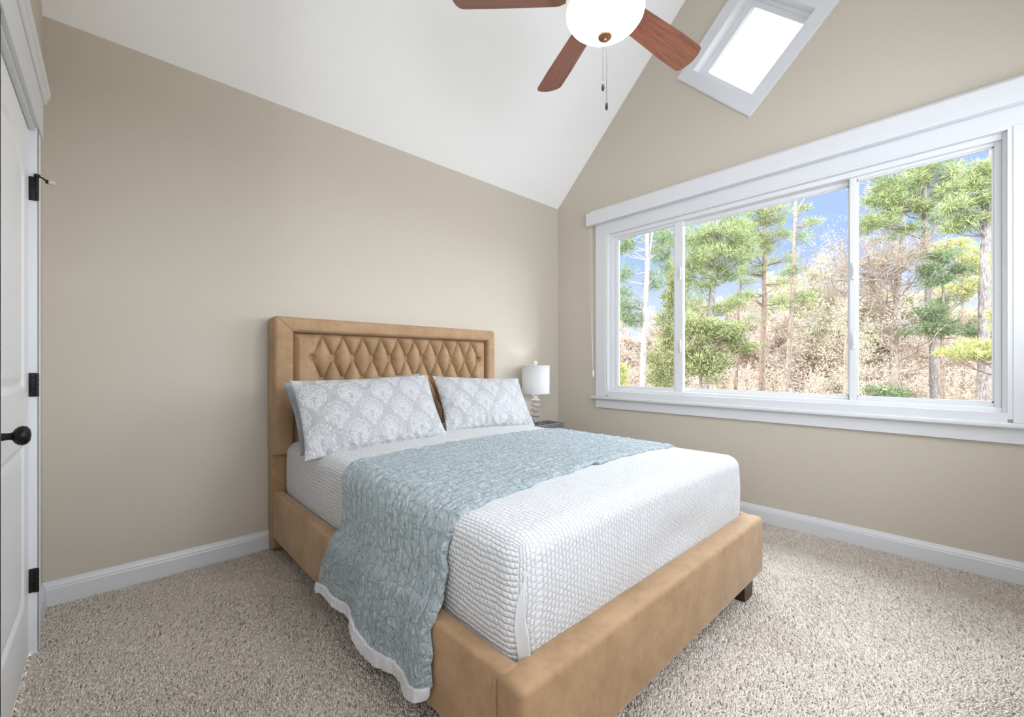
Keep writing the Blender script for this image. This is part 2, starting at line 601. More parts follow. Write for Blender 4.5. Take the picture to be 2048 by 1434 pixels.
floor = MB().box(XW - T, T, YB - T, T, -.22, -.006).build('floor', M_floor)
structure(floor, 'bedroom floor under the beige carpet', 'floor')
structure(MB().box(XW - T, T, 0, T, -.2, ZE + .05).build('wall_left', M_wall), 'plain beige wall behind the bed headboard', 'wall')
structure(wall_holes('wall_back', [(XW - T, -.2), (T, -.2), (T, ZE + .05), (XW - T, ZE + .05)], [[(-3.4, 1.3), (-.25, 1.3), (-.25, 2.42), (-3.4, 2.42)]], 'Y', YB, YB - T, M_wall), 'beige wall opposite the headboard', 'wall')
WY0, WY1, WZ0, WZ1 = -3.085, -.600, .865, 2.365      # rough opening of the wide window
DC, DH = (-1.8336, 3.466), .437                       # gable window centre and half diagonal of its opening
gable = [(0, -.2), (0, ZE), (RY, ZR), (YB, ZE), (YB, -.2)]
dia = lambda h: [(DC[0], DC[1] - h), (DC[0] + h, DC[1]), (DC[0], DC[1] + h), (DC[0] - h, DC[1])]
structure(wall_holes('wall_right', gable, [[(WY0, WZ0), (WY1, WZ0), (WY1, WZ1), (WY0, WZ1)], dia(DH)], 'X', 0, T, M_wall),
          'beige gable wall with the wide window and the diamond window', 'wall')
structure(wall_holes('wall_front', gable, [[(-1.215, 0), (-.432, 0), (-.432, 2.05), (-1.215, 2.05)], [(-3.5, .9), (-2.3, .9), (-2.3, 2.3), (-3.5, 2.3)]], 'X', XW, XW - T, M_wall),
          'beige wall around the white closet door', 'wall')
cb = MB()
cb.prism([(T, ZE - SL * T), (RY, ZR), (YB - T, ZE - SL * T), (YB - T, ZE - SL * T + .15), (RY, ZR + .15), (T, ZE - SL * T + .15)], 'X', XW - T, T)
structure(cb.build('ceiling', M_ceil), 'white vaulted ceiling sloping up to a ridge', 'ceiling')


def baseboard(name, axis, a, b, wall, sign, label):
    """profile with a moulded top; axis = direction it runs in"""
    p = [(0, 0), (.014, 0), (.014, .082), (.0115, .088), (.0115, .094), (.009, .1), (.006, .108), (.004, .116), (0, .118)]
    poly = [(wall + sign * d, z) for d, z in p]
    o = MB().prism(poly, axis, a, b).build(name, M_trim)
    structure(o, label, 'baseboard')


baseboard('baseboard_left', 'X', XW, 0, 0, -1, 'white baseboard along the headboard wall')
baseboard('baseboard_right', 'Y', YB, 0, 0, -1, 'white baseboard under the wide window')
baseboard('baseboard_front', 'Y', -.345, -.013, XW, 1, 'short white baseboard between door casing and corner')
baseboard('baseboard_back', 'X', XW, 0, YB, 1, 'white baseboard on the wall opposite the headboard')

# ------------------------------------------------------------------ wide window
win = structure(empty('window_1', (0, -1.84, .8)), 'wide white three-pane sliding window looking out on pine trees', 'window')
WIN = Matrix.Translation((0, 1.84, -.8))


def wpart(mb, name, mat, parent=win, smooth=None):
    o = mb.build(name, mat, parent, smooth)
    o.data.transform(WIN if parent is win else Matrix.Identity(4))
    return o


# casing, head, stool and apron
mb = MB(); mb.box(-.020, 0, -.605, -.489, .828, 2.355, .003); wpart(mb, 'side_casing', M_trim)
mb = MB(); mb.box(-.020, 0, -3.197, -3.081, .828, 2.355, .003); wpart(mb, 'side_casing', M_trim)
mb = MB(); mb.box(-.020, 0, -3.197, -.489, 2.355, 2.47, .003); mb.box(-.030, 0, -3.225, -.462, 2.47, 2.586, .003); mb.box(-.046, 0, -3.24, -.448, 2.572, 2.590, .003)
wpart(mb, 'head_casing', M_trim)
mb = MB(); mb.box(-.052, .03, -3.235, -.452, .802, .828, .006, 3); wpart(mb, 'stool', M_trim, smooth=40)
mb = MB(); mb.box(-.020, 0, -3.197, -.489, .720, .802, .003); mb.box(-.03, 0, -3.197, -.489, .792, .803, .004); wpart(mb, 'apron', M_trim)
# jamb liner
mb = MB()
mb.box(-.016, T, WY0 - .004, WY0 + .022, WZ0 - .02, WZ1); mb.box(-.016, T, WY1 - .022, WY1 + .004, WZ0 - .02, WZ1)
mb.box(-.016, T, WY0 + .022, WY1 - .022, WZ1 - .022, WZ1); mb.box(-.016, T, WY0 + .022, WY1 - .022, WZ0 - .037, WZ0 + .012)
wpart(mb, 'jamb', M_trim)
# vinyl master frame
F0, F1, G0, G1 = -3.068, -.617, .872, 2.348
mb = MB()
for (y0, y1, z0, z1) in ((F0, F0 + .022, G0, G1), (F1 - .038, F1, G0, G1), (F0 + .0215, F1 - .0375, G0, G0 + .028), (F0 + .0215, F1 - .0375, G1 - .036, G1)):
    mb.box(.02, .14, y0, y1, z0, z1, .003)
wpart(mb, 'frame', M_vinyl)


def sash(y0, y1, x0, x1, st, zb, zt, name='sash'):
    mb = MB()
    z0, z1 = .896, 2.318
    mb.box(x0, x1, y0, y0 + st[0], z0, z1, .004)
    mb.box(x0, x1, y1 - st[1], y1, z0, z1, .004)
    mb.box(x0, x1, y0 + st[0], y1 - st[1], z0, z0 + zb, .004)
    mb.box(x0, x1, y0 + st[0], y1 - st[1], z1 - zt, z1, .004)
    # glazing bead
    xm = (x0 + x1) / 2
    a0, a1, b0, b1 = y0 + st[0], y1 - st[1], z0 + zb, z1 - zt
    for q in ((a0, a0 + .008, b0, b1), (a1 - .008, a1, b0, b1), (a0, a1, b0, b0 + .008), (a0, a1, b1 - .008, b1)):
        mb.box(x0 + .008, xm, q[0], q[1], q[2], q[3], .001)
    s = wpart(mb, name, M_vinyl)
    g = MB().box(xm - .002, xm + .002, a0 - .004, a1 + .004, b0 - .004, b1 + .004).build('pane', M_glass, s)
    g.data.transform(WIN)
    return s


s1 = sash(-1.315, -.655, .045, .085, (.075, .036), .027, .024)
s3 = sash(-3.046, -2.405, .045, .085, (.028, .036), .027, .024)
s2 = sash(-2.435, -1.262, .090, .128, (.040, .020), .026, .034)
for y, zz_ in ((-1.293, 1.88), (-1.293, 1.28), (-2.425, 1.72), (-2.425, 1.28)):
    mb = MB(); mb.box(.030, .048, y - .008, y + .008, zz_ - .055, zz_ + .055, .006, 3); mb.box(.024, .034, y - .012, y + .002, zz_ - .03, zz_ + .03, .004)
    wpart(mb, 'latch', M_vinyl, smooth=40)

# ------------------------------------------------------------------ added high window opposite the headboard, unseen, lets in fill light
bw = structure(empty('fill_window_back', (-1.85, YB, .06)), 'added unseen high window opposite the headboard, for fill light', 'window')
BWT = Matrix.Translation((1.85, -YB, -.06))
mb = MB()
for q in ((-3.4, -3.33, 1.3, 2.42), (-.32, -.25, 1.3, 2.42), (-1.865, -1.785, 1.37, 2.35), (-3.33, -.32, 1.3, 1.37), (-3.33, -.32, 2.35, 2.42)):
    mb.box(q[0], q[1], YB - .12, YB - .03, q[2], q[3], .003)
o = mb.build('frame', M_vinyl, bw); o.data.transform(BWT)
for q in ((-3.335, -1.86), (-1.79, -.315)):
    o = MB().box(q[0], q[1], YB - .078, YB - .072, 1.365, 2.355).build('pane', M_glass, bw); o.data.transform(BWT)

sw = structure(empty('fill_window_side', (XW, -3.15, .9)), 'added unseen window in the closet wall behind the camera, for fill light', 'window')  # added out of view to brighten the near side of the bed
SWT = Matrix.Translation((-XW, 3.15, -.9))
mb = MB()
for q in ((-3.5, -3.43, .9, 2.3), (-2.37, -2.3, .9, 2.3), (-3.43, -2.37, .9, .97), (-3.43, -2.37, 2.23, 2.3)):
    mb.box(XW - .12, XW - .03, q[0], q[1], q[2], q[3], .003)
o = mb.build('frame', M_vinyl, sw); o.data.transform(SWT)
for q in ((-3.435, -2.365),):
    o = MB().box(XW - .078, XW - .072, q[0], q[1], .965, 2.235).build('pane', M_glass, sw); o.data.transform(SWT)

# ------------------------------------------------------------------ diamond window
dw = structure(empty('window_2', (0, DC[0], DC[1])), 'small white diamond-shaped window high in the gable', 'window')


def ring(mb, h0, h1, x0, x1):
    """square ring turned 45 degrees, inner half diagonal h0, outer h1"""
    a = [(0, -h0), (h0, 0), (0, h0), (-h0, 0)]; b_ = [(0, -h1), (h1, 0), (0, h1), (-h1, 0)]
    for i in range(4):
        j = (i + 1) % 4
        mb.prism([a[i], a[j], b_[j], b_[i]], 'X', x0, x1)


mb = MB(); ring(mb, .405, .536, -.020, 0); ring(mb, .5355, .543, -.012, 0); mb.build('casing', M_trim, dw)
mb = MB(); ring(mb, .402, .440, -.012, T); mb.build('jamb', M_trim, dw)
mb = MB(); ring(mb, .372, .403, .07, .14); mb.build('frame', M_vinyl, dw)
fr = MB(); ring(fr, .336, .373, .09, .13); fr = fr.build('sash', M_vinyl, dw)
mb = MB(); mb.prism([(0, -.345), (.345, 0), (0, .345), (-.345, 0)], 'X', .106, .110); mb.build('pane', M_glass, fr)

# ------------------------------------------------------------------ raised shade above the window
vs = setp(empty('window_shade', (-.05, -1.83, 2.51)), 'raised white window shade headrail with pull cords hanging at its left end', 'shade')
o = MB().box(-.078, -.031, -3.21, -.418, 2.448, 2.566, .004, 2).build('headrail', M_trim, vs); o.data.transform(Matrix.Translation((.05, 1.83, -2.51)))
for dy, zb_, x_ in ((-.432, 1.10, -.036), (-.452, 1.06, -.034)):
    mb = MB(); mb.tube([(x_, dy, 2.45), (x_ + .002, dy - .005, 1.9), (x_ + .006, -.466, zb_)], .0016, 6)
    o = mb.build('pull_cord', M_cord, vs); o.data.transform(Matrix.Translation((.05, 1.83, -2.51)))
mb = MB(); mb.lathe([(.004, 1.075), (.009, 1.068), (.011, 1.045), (.011, 1.022), (.008, 1.008), (.003, 1.004)], (-.026, -.468, 0), 14)
o = mb.build('cord_weight', M_cord, vs, 40); o.data.transform(Matrix.Translation((.05, 1.83, -2.51)))

# ------------------------------------------------------------------ door
DX = -3.628
door = structure(empty('door_1', (DX, -.82, 0)), 'white two-panel door with black knob and hinges beside the corner', 'door')
DT = Matrix.Translation((-DX, .82, 0))


def dpart(mb, name, mat, parent=door, smooth=None):
    o = mb.build(name, mat, parent, smooth); o.data.transform(DT); return o


dy0, dy1 = -1.195, -.447
# slab with an arched upper panel and a square lower one, as a height field
ny, nz_ = 110, 300
yy = np.linspace(dy0, dy1, ny); zz_ = np.linspace(.012, 2.032, nz_)
Y, Z = np.meshgrid(yy, zz_, indexing='ij')


def panel_d(Y, Z, a, b, z0, z1, arch):
    c, hw = (a + b) / 2, (b - a) / 2
    topz = z1 - arch * ((Y - c) / hw) ** 2
    return np.minimum(np.minimum(Y - a, b - Y), np.minimum(Z - z0, topz - Z))


d_ = np.maximum(panel_d(Y, Z, -1.09, -.553, 1.04, 1.925, .10), panel_d(Y, Z, -1.09, -.553, .235, .835, 0))
dep = np.where(d_ <= 0, 0, np.where(d_ < .018, -.009 * np.sin(np.clip(d_ / .018, 0, 1) * PI / 2), np.where(d_ < .045, -.009 + .006 * (d_ - .018) / .027, -.003)))
Pd = np.stack([DX + dep, Y, Z], -1)
o = grid_mesh('slab', Pd, M_door, door, smooth=False); o.data.transform(DT)
mb = MB(); mb.box(DX - .035, DX - .011, dy0, dy1, .012, 2.032)
mb.box(DX - .012, DX - .0005, dy0 - .001, dy0 + .004, .012, 2.032); mb.box(DX - .012, DX - .0005, dy1 - .004, dy1 + .001, .012, 2.032)
dpart(mb, 'slab_core', M_door)
mb = MB()
mb.box(-3.70, -3.605, -.440, -.418, 0, 2.05); mb.box(-3.70, -3.605, -1.222, -1.202, 0, 2.05)
mb.box(-3.70, -3.612, -1.222, -.418, 2.036, 2.055)
dpart(mb, 'jamb', M_trim)
mb = MB(); mb.box(XW, -3.605, -.4395, -.348, 0, 2.055, .0015); mb.box(XW, -3.6035, -.372, -.352, 0, 2.055, .003); dpart(mb, 'side_casing', M_trim)
mb = MB(); mb.box(XW, -3.605, -1.294, -1.2035, 0, 2.055, .0015); dpart(mb, 'side_casing', M_trim)
mb = MB(); mb.box(XW, -3.599, -1.320, -.322, 2.050, 2.205, .002)
mb.prism([(XW, 2.205), (-3.596, 2.205), (-3.591, 2.213), (-3.589, 2.228), (-3.583, 2.236), (-3.580, 2.244), (-3.580, 2.262), (XW, 2.262)], 'Y', -1.34, -.300)
dpart(mb, 'head_casing', M_trim)
for zc in (1.812, 1.050, .290):
    mb = MB(); mb.box(-3.628, -3.607, -.4435, -.4398, zc - .046, zc + .046, .0005)
    for k in range(5):
        z0 = zc - .0455 + k * .0182
        mb.lathe([(.0055, z0), (.0055, z0 + .0172)], (-3.6055, -.4475, 0), 12)
    for k in (-.028, 0, .028): mb.sphere((-3.618, -.4442, zc + k), .0035, (1, .4, 1), 8, 6)
    h = dpart(mb, 'hinge', M_black, smooth=40)
    if zc > 1.7:
        mb = MB(); mb.lathe([(.004, 1.858), (.009, 1.858), (.009, 1.868), (.004, 1.870)], (-3.6055, -.4475, 0), 12)
        mb.tube([(-3.604, -.4475, 1.863), (-3.590, -.452, 1.856), (-3.578, -.458, 1.846), (-3.566, -.462, 1.840)], [.003, .003, .004, .004], 8)
        mb.box(-3.583, -3.573, -.466, -.450, 1.838, 1.850, .001)
        st_ = MB.build(mb, 'stop_arm', M_black, h, 40); st_.data.transform(DT)
        st_['label'] = 'bronze hinge-pin door stop arm'
        mb = MB(); mb.lathe([(.006, -3.574), (.0085, -3.571), (.0085, -3.559), (.006, -3.556)], (0, -.463, 1.842), 12, 'X')
        tp = mb.build('stop_tip', M_rubber, h, 40); tp.data.transform(DT); tp['label'] = 'pale rubber stop tip'
KY, KZ = -1.115, .930
mb = MB(); mb.lathe([(.026, -3.628), (.026, -3.622), (.020, -3.618), (.011, -3.616), (.0095, -3.603), (.011, -3.595), (.019, -3.591), (.0255, -3.584), (.0275, -3.576), (.025, -3.568), (.017, -3.562), (.006, -3.560)], (0, KY, KZ), 28, 'X')
k = dpart(mb, 'knob', M_black, smooth=60); k['label'] = 'black round door knob'

# ------------------------------------------------------------------ carpet
rng = np.random.RandomState(4)


def carpet():
    pts = []
    for (x0, x1, y0, y1, d) in ((XW + .003, -.016, YB + .016, -.016, 36000),):
        nn = int((x1 - x0) * (y1 - y0) * d)
        p = np.stack([rng.uniform(x0, x1, nn), rng.uniform(y0, y1, nn)], -1)
        pts.append(p)
    p = np.concatenate(pts)
    hid = (p[:, 0] > -2.45) & (p[:, 0] < -1.3) & (p[:, 1] > -1.95)      # far under the bed
    keep = ~hid | (rng.rand(len(p)) < .12)
    p = p[keep]
    dv = p - np.array([CAM.x, CAM.y])
    dep = dv @ np.array([FWD.x, FWD.y]); lat = dv @ np.array([RGT.x, RGT.y])
    keep = (dep > .1) & (np.abs(lat) < dep * 2.6 + .45)
    p = p[keep]
    far = np.hypot(p[:, 0] - CAM.x, p[:, 1] - CAM.y)
    keep = rng.rand(len(p)) < np.clip(1.25 - far * .13, .55, 1)
    p = p[keep]; n_ = len(p)
    # lie of the pile drifts across the floor
    ang = noise2(p[:, 0], p[:, 1], 3, 3, 3.0) * 2.2 + rng.normal(0, .9, n_)
    lean = rng.uniform(.5, 1.25, n_)
    h = rng.uniform(.011, .017, n_)
    r0 = rng.uniform(.0018, .0031, n_)
    dx, dy = np.cos(ang) * lean, np.sin(ang) * lean
    base = np.zeros((n_, 3)); base[:, :2] = p; base[:, 2] = -.007
    mid = base + np.stack([dx * h * .35, dy * h * .35, h * .75], -1)
    tip = base + np.stack([dx * h * 1.0, dy * h * 1.0, h * 1.0], -1)
    V = []
    for c, rr in ((base, .9), (mid, 1.25), ):
        for k in range(3):
            a = ang + 2 * PI * k / 3 + rng.uniform(0, .5)
            V.append(c + np.stack([np.cos(a) * r0 * rr, np.sin(a) * r0 * rr, np.zeros(n_)], -1))
    V.append(tip)
    V = np.stack(V, 1).reshape(-1, 3)
    b = np.arange(n_)[:, None] * 7
    tri = np.array([[0, 1, 4], [0, 4, 3], [1, 2, 5], [1, 5, 4], [2, 0, 3], [2, 3, 5], [3, 4, 6], [4, 5, 6], [5, 3, 6]])
    F = (b[:, :, None] + tri[None]).reshape(-1, 3)
    o = raw_mesh('carpet_pile', V, F, M_tuft, smooth=True)
    setp(o, 'beige twisted pile of the wall-to-wall carpet', 'carpet', kind='stuff')


carpet()

# ------------------------------------------------------------------ bed
BX0, BX1 = -2.700, -1.005
bed = setp(empty('bed', ((BX0 + BX1) / 2, -1.1, 0)), 'camel velvet upholstered bed with button-tufted headboard', 'bed')
BT = Matrix.Translation((-(BX0 + BX1) / 2, 1.1, 0))


def bpart(mb, name, mat, parent=bed, smooth=40):
    o = mb.build(name, mat, parent, smooth); o.data.transform(BT); return o


# headboard: backing panel, raised border, tufted field, buttons
HX0, HX1, HZ = -2.697, -.992, 1.415
hb = bpart(MB().box(HX0, HX1, -.092, -.022, .02, 1.30, .012, 3), 'headboard', M_velvet)
PX0, PX1, PZ1 = HX0 + .108, HX1 - .080, 1.325
RC = .022                                     # outer corner radius
inner, outer = [], []
inner += [(PX0, .60), (PX0, PZ1 - .06)]; outer += [(HX0 - .002, .60), (HX0 - .002, HZ - .09)]
for k in range(7):
    a = PI - k * PI / 12
    outer.append((HX0 - .002 + RC + RC * math.cos(a), HZ - RC + RC * math.sin(a))); inner.append((PX0, PZ1))
inner += [(PX0 + .06, PZ1), (PX1 - .06, PZ1)]; outer += [(HX0 + .09, HZ), (HX1 - .09, HZ)]
for k in range(7):
    a = PI / 2 - k * PI / 12
    outer.append((HX1 + .002 - RC + RC * math.cos(a), HZ - RC + RC * math.sin(a))); inner.append((PX1, PZ1))
inner += [(PX1, PZ1 - .06), (PX1, .60)]; outer += [(HX1 + .002, HZ - .09), (HX1 + .002, .60)]
prof = [(0, -.030), (0, -.122)] + [(.23 - .23 * math.cos(k * PI / 10), -.122 - .028 * math.sin(k * PI / 10)) for k in range(1, 6)] + \
       [(.77 + .23 * math.sin(k * PI / 10), -.122 - .028 * math.cos(k * PI / 10)) for k in range(0, 6)] + [(1, -.030)]
Pb = np.zeros((len(inner), len(prof), 3))
for i, (p, q) in enumerate(zip(inner, outer)):
    for j, (f, y) in enumerate(prof):
        sag = .004 if i in (6, 5, 4, 13, 14, 15) and 0 < f < 1 else 0       # mitred seam pulls in a little
        Pb[i, j] = (p[0] + (q[0] - p[0]) * f, y + sag, p[1] + (q[1] - p[1]) * f)
bo = grid_mesh('border', Pb, M_velvet, hb); bo.data.transform(BT); auto_smooth(bo, 50)
mb = MB()
for x0, x1 in ((HX0, PX0), (PX1, HX1)): mb.box(x0, x1, -.146, -.03, .592, .612, .009, 3)
mb.box(HX0 + .02, HX1 - .02, -.085, -.024, .57, HZ - .02, .01, 2)
bpart(mb, 'border_end', M_velvet, hb)
nx_, nz2 = 460, 210
xs = np.linspace(PX0 - .004, PX1 + .004, nx_); zs = np.linspace(.60, PZ1 + .004, nz2)
X, Z = np.meshgrid(xs, zs, indexing='ij')
SX, SZ, BX_, BZ_ = .1322, .143, -2.478, 1.169
a_ = (X - BX_) / SX + (Z - BZ_) / (2 * SZ); b_ = (X - BX_) / SX - (Z - BZ_) / (2 * SZ)
fa, fb = np.abs(np.sin(PI * a_)), np.abs(np.sin(PI * b_))
puff = (fa * fb) ** .33
# bounding: fade the lattice at the panel ends
edge = np.minimum(np.minimum(X - PX0, PX1 - X), PZ1 - Z)
endl = np.clip((X - (BX_ - .02)) / .06, 0, 1); endr = np.clip(((-1.157 + .02) - X) / .06, 0, 1)
inn = endl * endr
ri = np.round(a_) ; rj = np.round(b_)
bx = BX_ + (ri + rj) / 2 * SX; bz = BZ_ + (ri - rj) * SZ
rad = np.hypot(X - bx, Z - bz)
valid = (bx > BX_ - .01) & (bx < -1.157 + .02) & (bz < BZ_ + .05)
dimple = np.where(valid, np.exp(-(rad / .022) ** 2), 0) * .026 + np.where(valid, np.exp(-(rad / .012) ** 2), 0) * .030
field = inn * puff + (1 - inn) * .82
# fine gathers raying out of the buttons
th = np.arctan2(Z - bz, X - bx)
gath = np.where(valid, np.sin(th * 11 + ri * 2) * np.exp(-(rad / .045) ** 2) * .0016, 0)
depth = .066 * field * np.clip(edge / .035, 0, 1) ** .5 - dimple + gath
Pt = np.stack([X, -.078 - depth, Z], -1)
o = grid_mesh('tufted_panel', Pt, M_velvet, hb); o.data.transform(BT)
k_ = 0
for row in range(4):
    z = BZ_ - row * SZ
    nb = 11 if row % 2 == 0 else 10
    for i in range(nb):
        x = BX_ + (i + (.5 if row % 2 else 0)) * SX
        if z < .62: continue
        if k_ == 0:
            mb = MB(); mb.sphere((0, 0, 0), .011, (1, .5, 1), 14, 8)
            b0 = mb.build('tuft_button', M_velvet, hb, 60); btn = b0
        else:
            btn = b0.copy(); COL.objects.link(btn); btn.parent = hb
        btn.location = Vector((x, -.084, z)) + BT.translation
        k_ += 1

ZT = .370
mb = MB(); mb.box(BX0 + .006, BX0 + .066, -2.150, -.088, .092, ZT, .016, 4); bpart(mb, 'side_rail', M_velvet)
mb = MB(); mb.box(BX1 - .066, BX1 - .006, -2.150, -.088, .092, ZT, .016, 4); bpart(mb, 'side_rail', M_velvet)
mb = MB(); mb.box(BX0, BX1, -2.222, -2.122, .088, ZT - .004, .020, 5); fb_ = bpart(mb, 'footboard', M_velvet)
mb = MB(); mb.tube([(BX0 + .003, -2.124, .10), (BX0 + .0005, -2.122, .34), (BX0 + .006, -2.1215, .352)], .0022, 6); bpart(mb, 'piping', M_velvet, fb_)
for lx in (-1.215, -2.55):
    mb = MB(); mb.prism([(lx, 0), (lx + .10, 0), (lx + .108, .09), (lx - .004, .09)], 'Y', -2.205, -2.125); bpart(mb, 'leg', M_darkwood, smooth=None)
mb = MB(); mb.box(BX0 + .066, BX1 - .066, -2.13, -.09, .16, .30); pl = bpart(mb, 'slat_platform', M_darkwood, smooth=None)

# ------------------------------------------------------------------ coverlet over the mattress
MX0, MX1, MY0, MY1, MZ0, MZ1 = -2.628, -1.030, -2.128, -.105, .304, .668


RX, RYC = .066, .058


def coverlet():
    bm = bmesh.new()
    n_ = 96
    # six faces as grids on a unit cube; only top and the four sides
    V, F, UV = [], [], []
    c = np.array([(MX0 + MX1) / 2, (MY0 + MY1) / 2, (MZ0 + MZ1) / 2]); hs = np.array([(MX1 - MX0) / 2, (MY1 - MY0) / 2, (MZ1 - MZ0) / 2])
    nxg, nyg, nzg = 160, 200, 40

    def face(A, B, fn, uvf):
        a, b = np.meshgrid(A, B, indexing='ij')
        P = fn(a, b)
        base = sum(len(v) for v in V)
        V.append(P.reshape(-1, 3)); UV.append(uvf(a, b).reshape(-1, 2))
        idx = np.arange(a.size).reshape(a.shape) + base
        F.append(np.stack([idx[:-1, :-1], idx[1:, :-1], idx[1:, 1:], idx[:-1, 1:]], -1).reshape(-1, 4))

    X_, Y_, Z_ = np.linspace(-hs[0], hs[0], nxg), np.linspace(-hs[1], hs[1], nyg), np.linspace(-hs[2], hs[2], nzg)
    one = lambda a: np.ones_like(a)
    face(X_, Y_, lambda a, b: np.stack([a, b, hs[2] * one(a)], -1), lambda a, b: np.stack([a, b], -1))
    face(Z_, X_, lambda a, b: np.stack([b, -hs[1] * one(a), a], -1), lambda a, b: np.stack([b, -hs[1] - (hs[2] - a)], -1))
    face(Y_, Z_, lambda a, b: np.stack([-hs[0] * one(a), a, b], -1), lambda a, b: np.stack([-hs[0] - (hs[2] - b), a], -1))
    face(Z_, Y_, lambda a, b: np.stack([hs[0] * one(a), b, a], -1), lambda a, b: np.stack([hs[0] + (hs[2] - a), b], -1))
    face(X_, Z_, lambda a, b: np.stack([a, hs[1] * one(a), b], -1), lambda a, b: np.stack([a, hs[1] + hs[2] - b], -1))
    V_ = np.concatenate(V); F_ = np.concatenate(F); U_ = np.concatenate(UV)
    # round the edges
    r = np.array([RX, RYC, .055])
    q = np.clip(V_, -(hs - r), hs - r)
    dlt = (V_ - q) / r
    ln = np.linalg.norm(dlt, axis=1, keepdims=True)
    mxn = np.abs(dlt).max(axis=1, keepdims=True)
    dlt = np.where(ln > 1e-6, dlt / np.maximum(ln, 1e-6) * mxn, 0)
    # lower edge stays straight
    lowm = V_[:, 2] < 0
    q2 = q.copy(); q2[lowm, 2] = V_[lowm, 2]
    d2 = dlt.copy()
    if lowm.any():
        dd = (V_[lowm] - q2[lowm]) / r; l2 = np.linalg.norm(dd, axis=1, keepdims=True); m2 = np.abs(dd).max(axis=1, keepdims=True)
        d2[lowm] = np.where(l2 > 1e-6, dd / np.maximum(l2, 1e-6) * m2, 0)
    P = q2 + d2 * r
    # crown of the mattress, bulging sides, soft waves
    u, v = P[:, 0] / hs[0], P[:, 1] / hs[1]
    topm = np.clip((P[:, 2] - hs[2] * .2) / (hs[2] * .8), 0, 1)
    P[:, 2] += topm * (.024 * (1 - np.abs(u) ** 2.5) * (1 - .6 * np.abs(v) ** 4) - .004)
    zf = np.clip((P[:, 2] + hs[2]) / (2 * hs[2]), 0, 1)
    bul = np.sin(PI * zf) * .012
    P[:, 0] += np.sign(u) * bul * (np.abs(u) > .9)
    P[:, 1] += np.where(v < -.9, -bul * .6, 0)
    tuck = np.clip(1 - zf / .3, 0, 1) ** 2 * .012
    P[:, 0] -= np.sign(u) * tuck * (np.abs(u) > .9)
    P[:, 1] += np.where(v < -.9, tuck * .5, 0)
    nz1 = noise2(P[:, 0] * 1.0 + P[:, 2] * .8, P[:, 1] + P[:, 2] * .5, 11, 3, 7.0)
    P[:, 2] += topm * nz1 * .0035
    side = (1 - topm)
    P[:, 1] += np.where(v < -.85, .022 * np.exp(-((P[:, 0] + c[0] + 1.72) / .20) ** 2 - ((P[:, 2] + c[2] - .43) / .085) ** 2), 0)
    P[:, 1] += side * np.where(v < -.8, noise2(P[:, 0], P[:, 2], 5, 3, 9) * .005, 0)
    P[:, 0] += side * np.where(u < -.8, noise2(P[:, 1], P[:, 2], 6, 3, 8) * .005, 0)
    P += c
    o = raw_mesh('coverlet', P, F_, M_quilt, None, U_, True)
    bm = bmesh.new(); bm.from_mesh(o.data); bmesh.ops.remove_doubles(bm, verts=bm.verts[:], dist=.0008)
    bmesh.ops.recalc_face_normals(bm, faces=bm.faces[:]); bm.to_mesh(o.data); bm.free()
    o.data.polygons.foreach_set('use_smooth', np.ones(len(o.data.polygons), dtype=bool))
    setp(o, 'white puckered coverlet tucked over the mattress on the camel bed', 'bedspread')
    return o


cov = coverlet()
# tucked corner flap at the near foot corner
def corner_pt(phi, z, off):
    zf = (z - MZ0) / (MZ1 - MZ0)
    bul = math.sin(PI * zf) * .012
    tk = max(0, 1 - zf / .3) ** 2 * .012
    c_, s_ = math.cos(phi), math.sin(phi)
    return (MX0 + RX - (RX + off) * c_ - (bul - tk) * c_, MY0 + RYC - (RYC + off) * s_ - (bul * .6 - tk * .5) * s_, z)


Pf = np.zeros((14, 60, 3))
for j in range(60):
    f = j / 59
    z = .578 + (.334 - .578) * f
    wide = min(1, f * 1.7) ** .8
    for i in range(14):
        q = i / 13
        phi = math.radians(64 - 5 * math.sin(f * 5) - 24 * wide * (1 - q))
        Pf[i, j] = corner_pt(phi, z, .002 + wide * (.002 + .013 * q ** 2) + .0015 * math.sin(f * 17 + q * 3))
cf = grid_mesh('corner_flap', Pf, M_quilt, cov)
md = cf.modifiers.new('thick', 'SOLIDIFY'); md.thickness = .007; md.offset = 0
cf['label'] = 'plain folded flap at the near foot corner'
mb = MB(); mb.tube([corner_pt(-.35, .338, .004), corner_pt(.25, .330, .012), corner_pt(.8, .332, .012), corner_pt(1.2, .342, .006)], [.006, .012, .012, .005], 10)
mb.build('corner_tuck', M_sheet, cov, 60)

# ------------------------------------------------------------------ blue throw across the bed
def mat_top(x):
    u = (x - (MX0 + MX1) / 2) / ((MX1 - MX0) / 2)
    return MZ1 + .024 * (1 - np.abs(np.clip(u, -1, 1)) ** 2.5) - .004


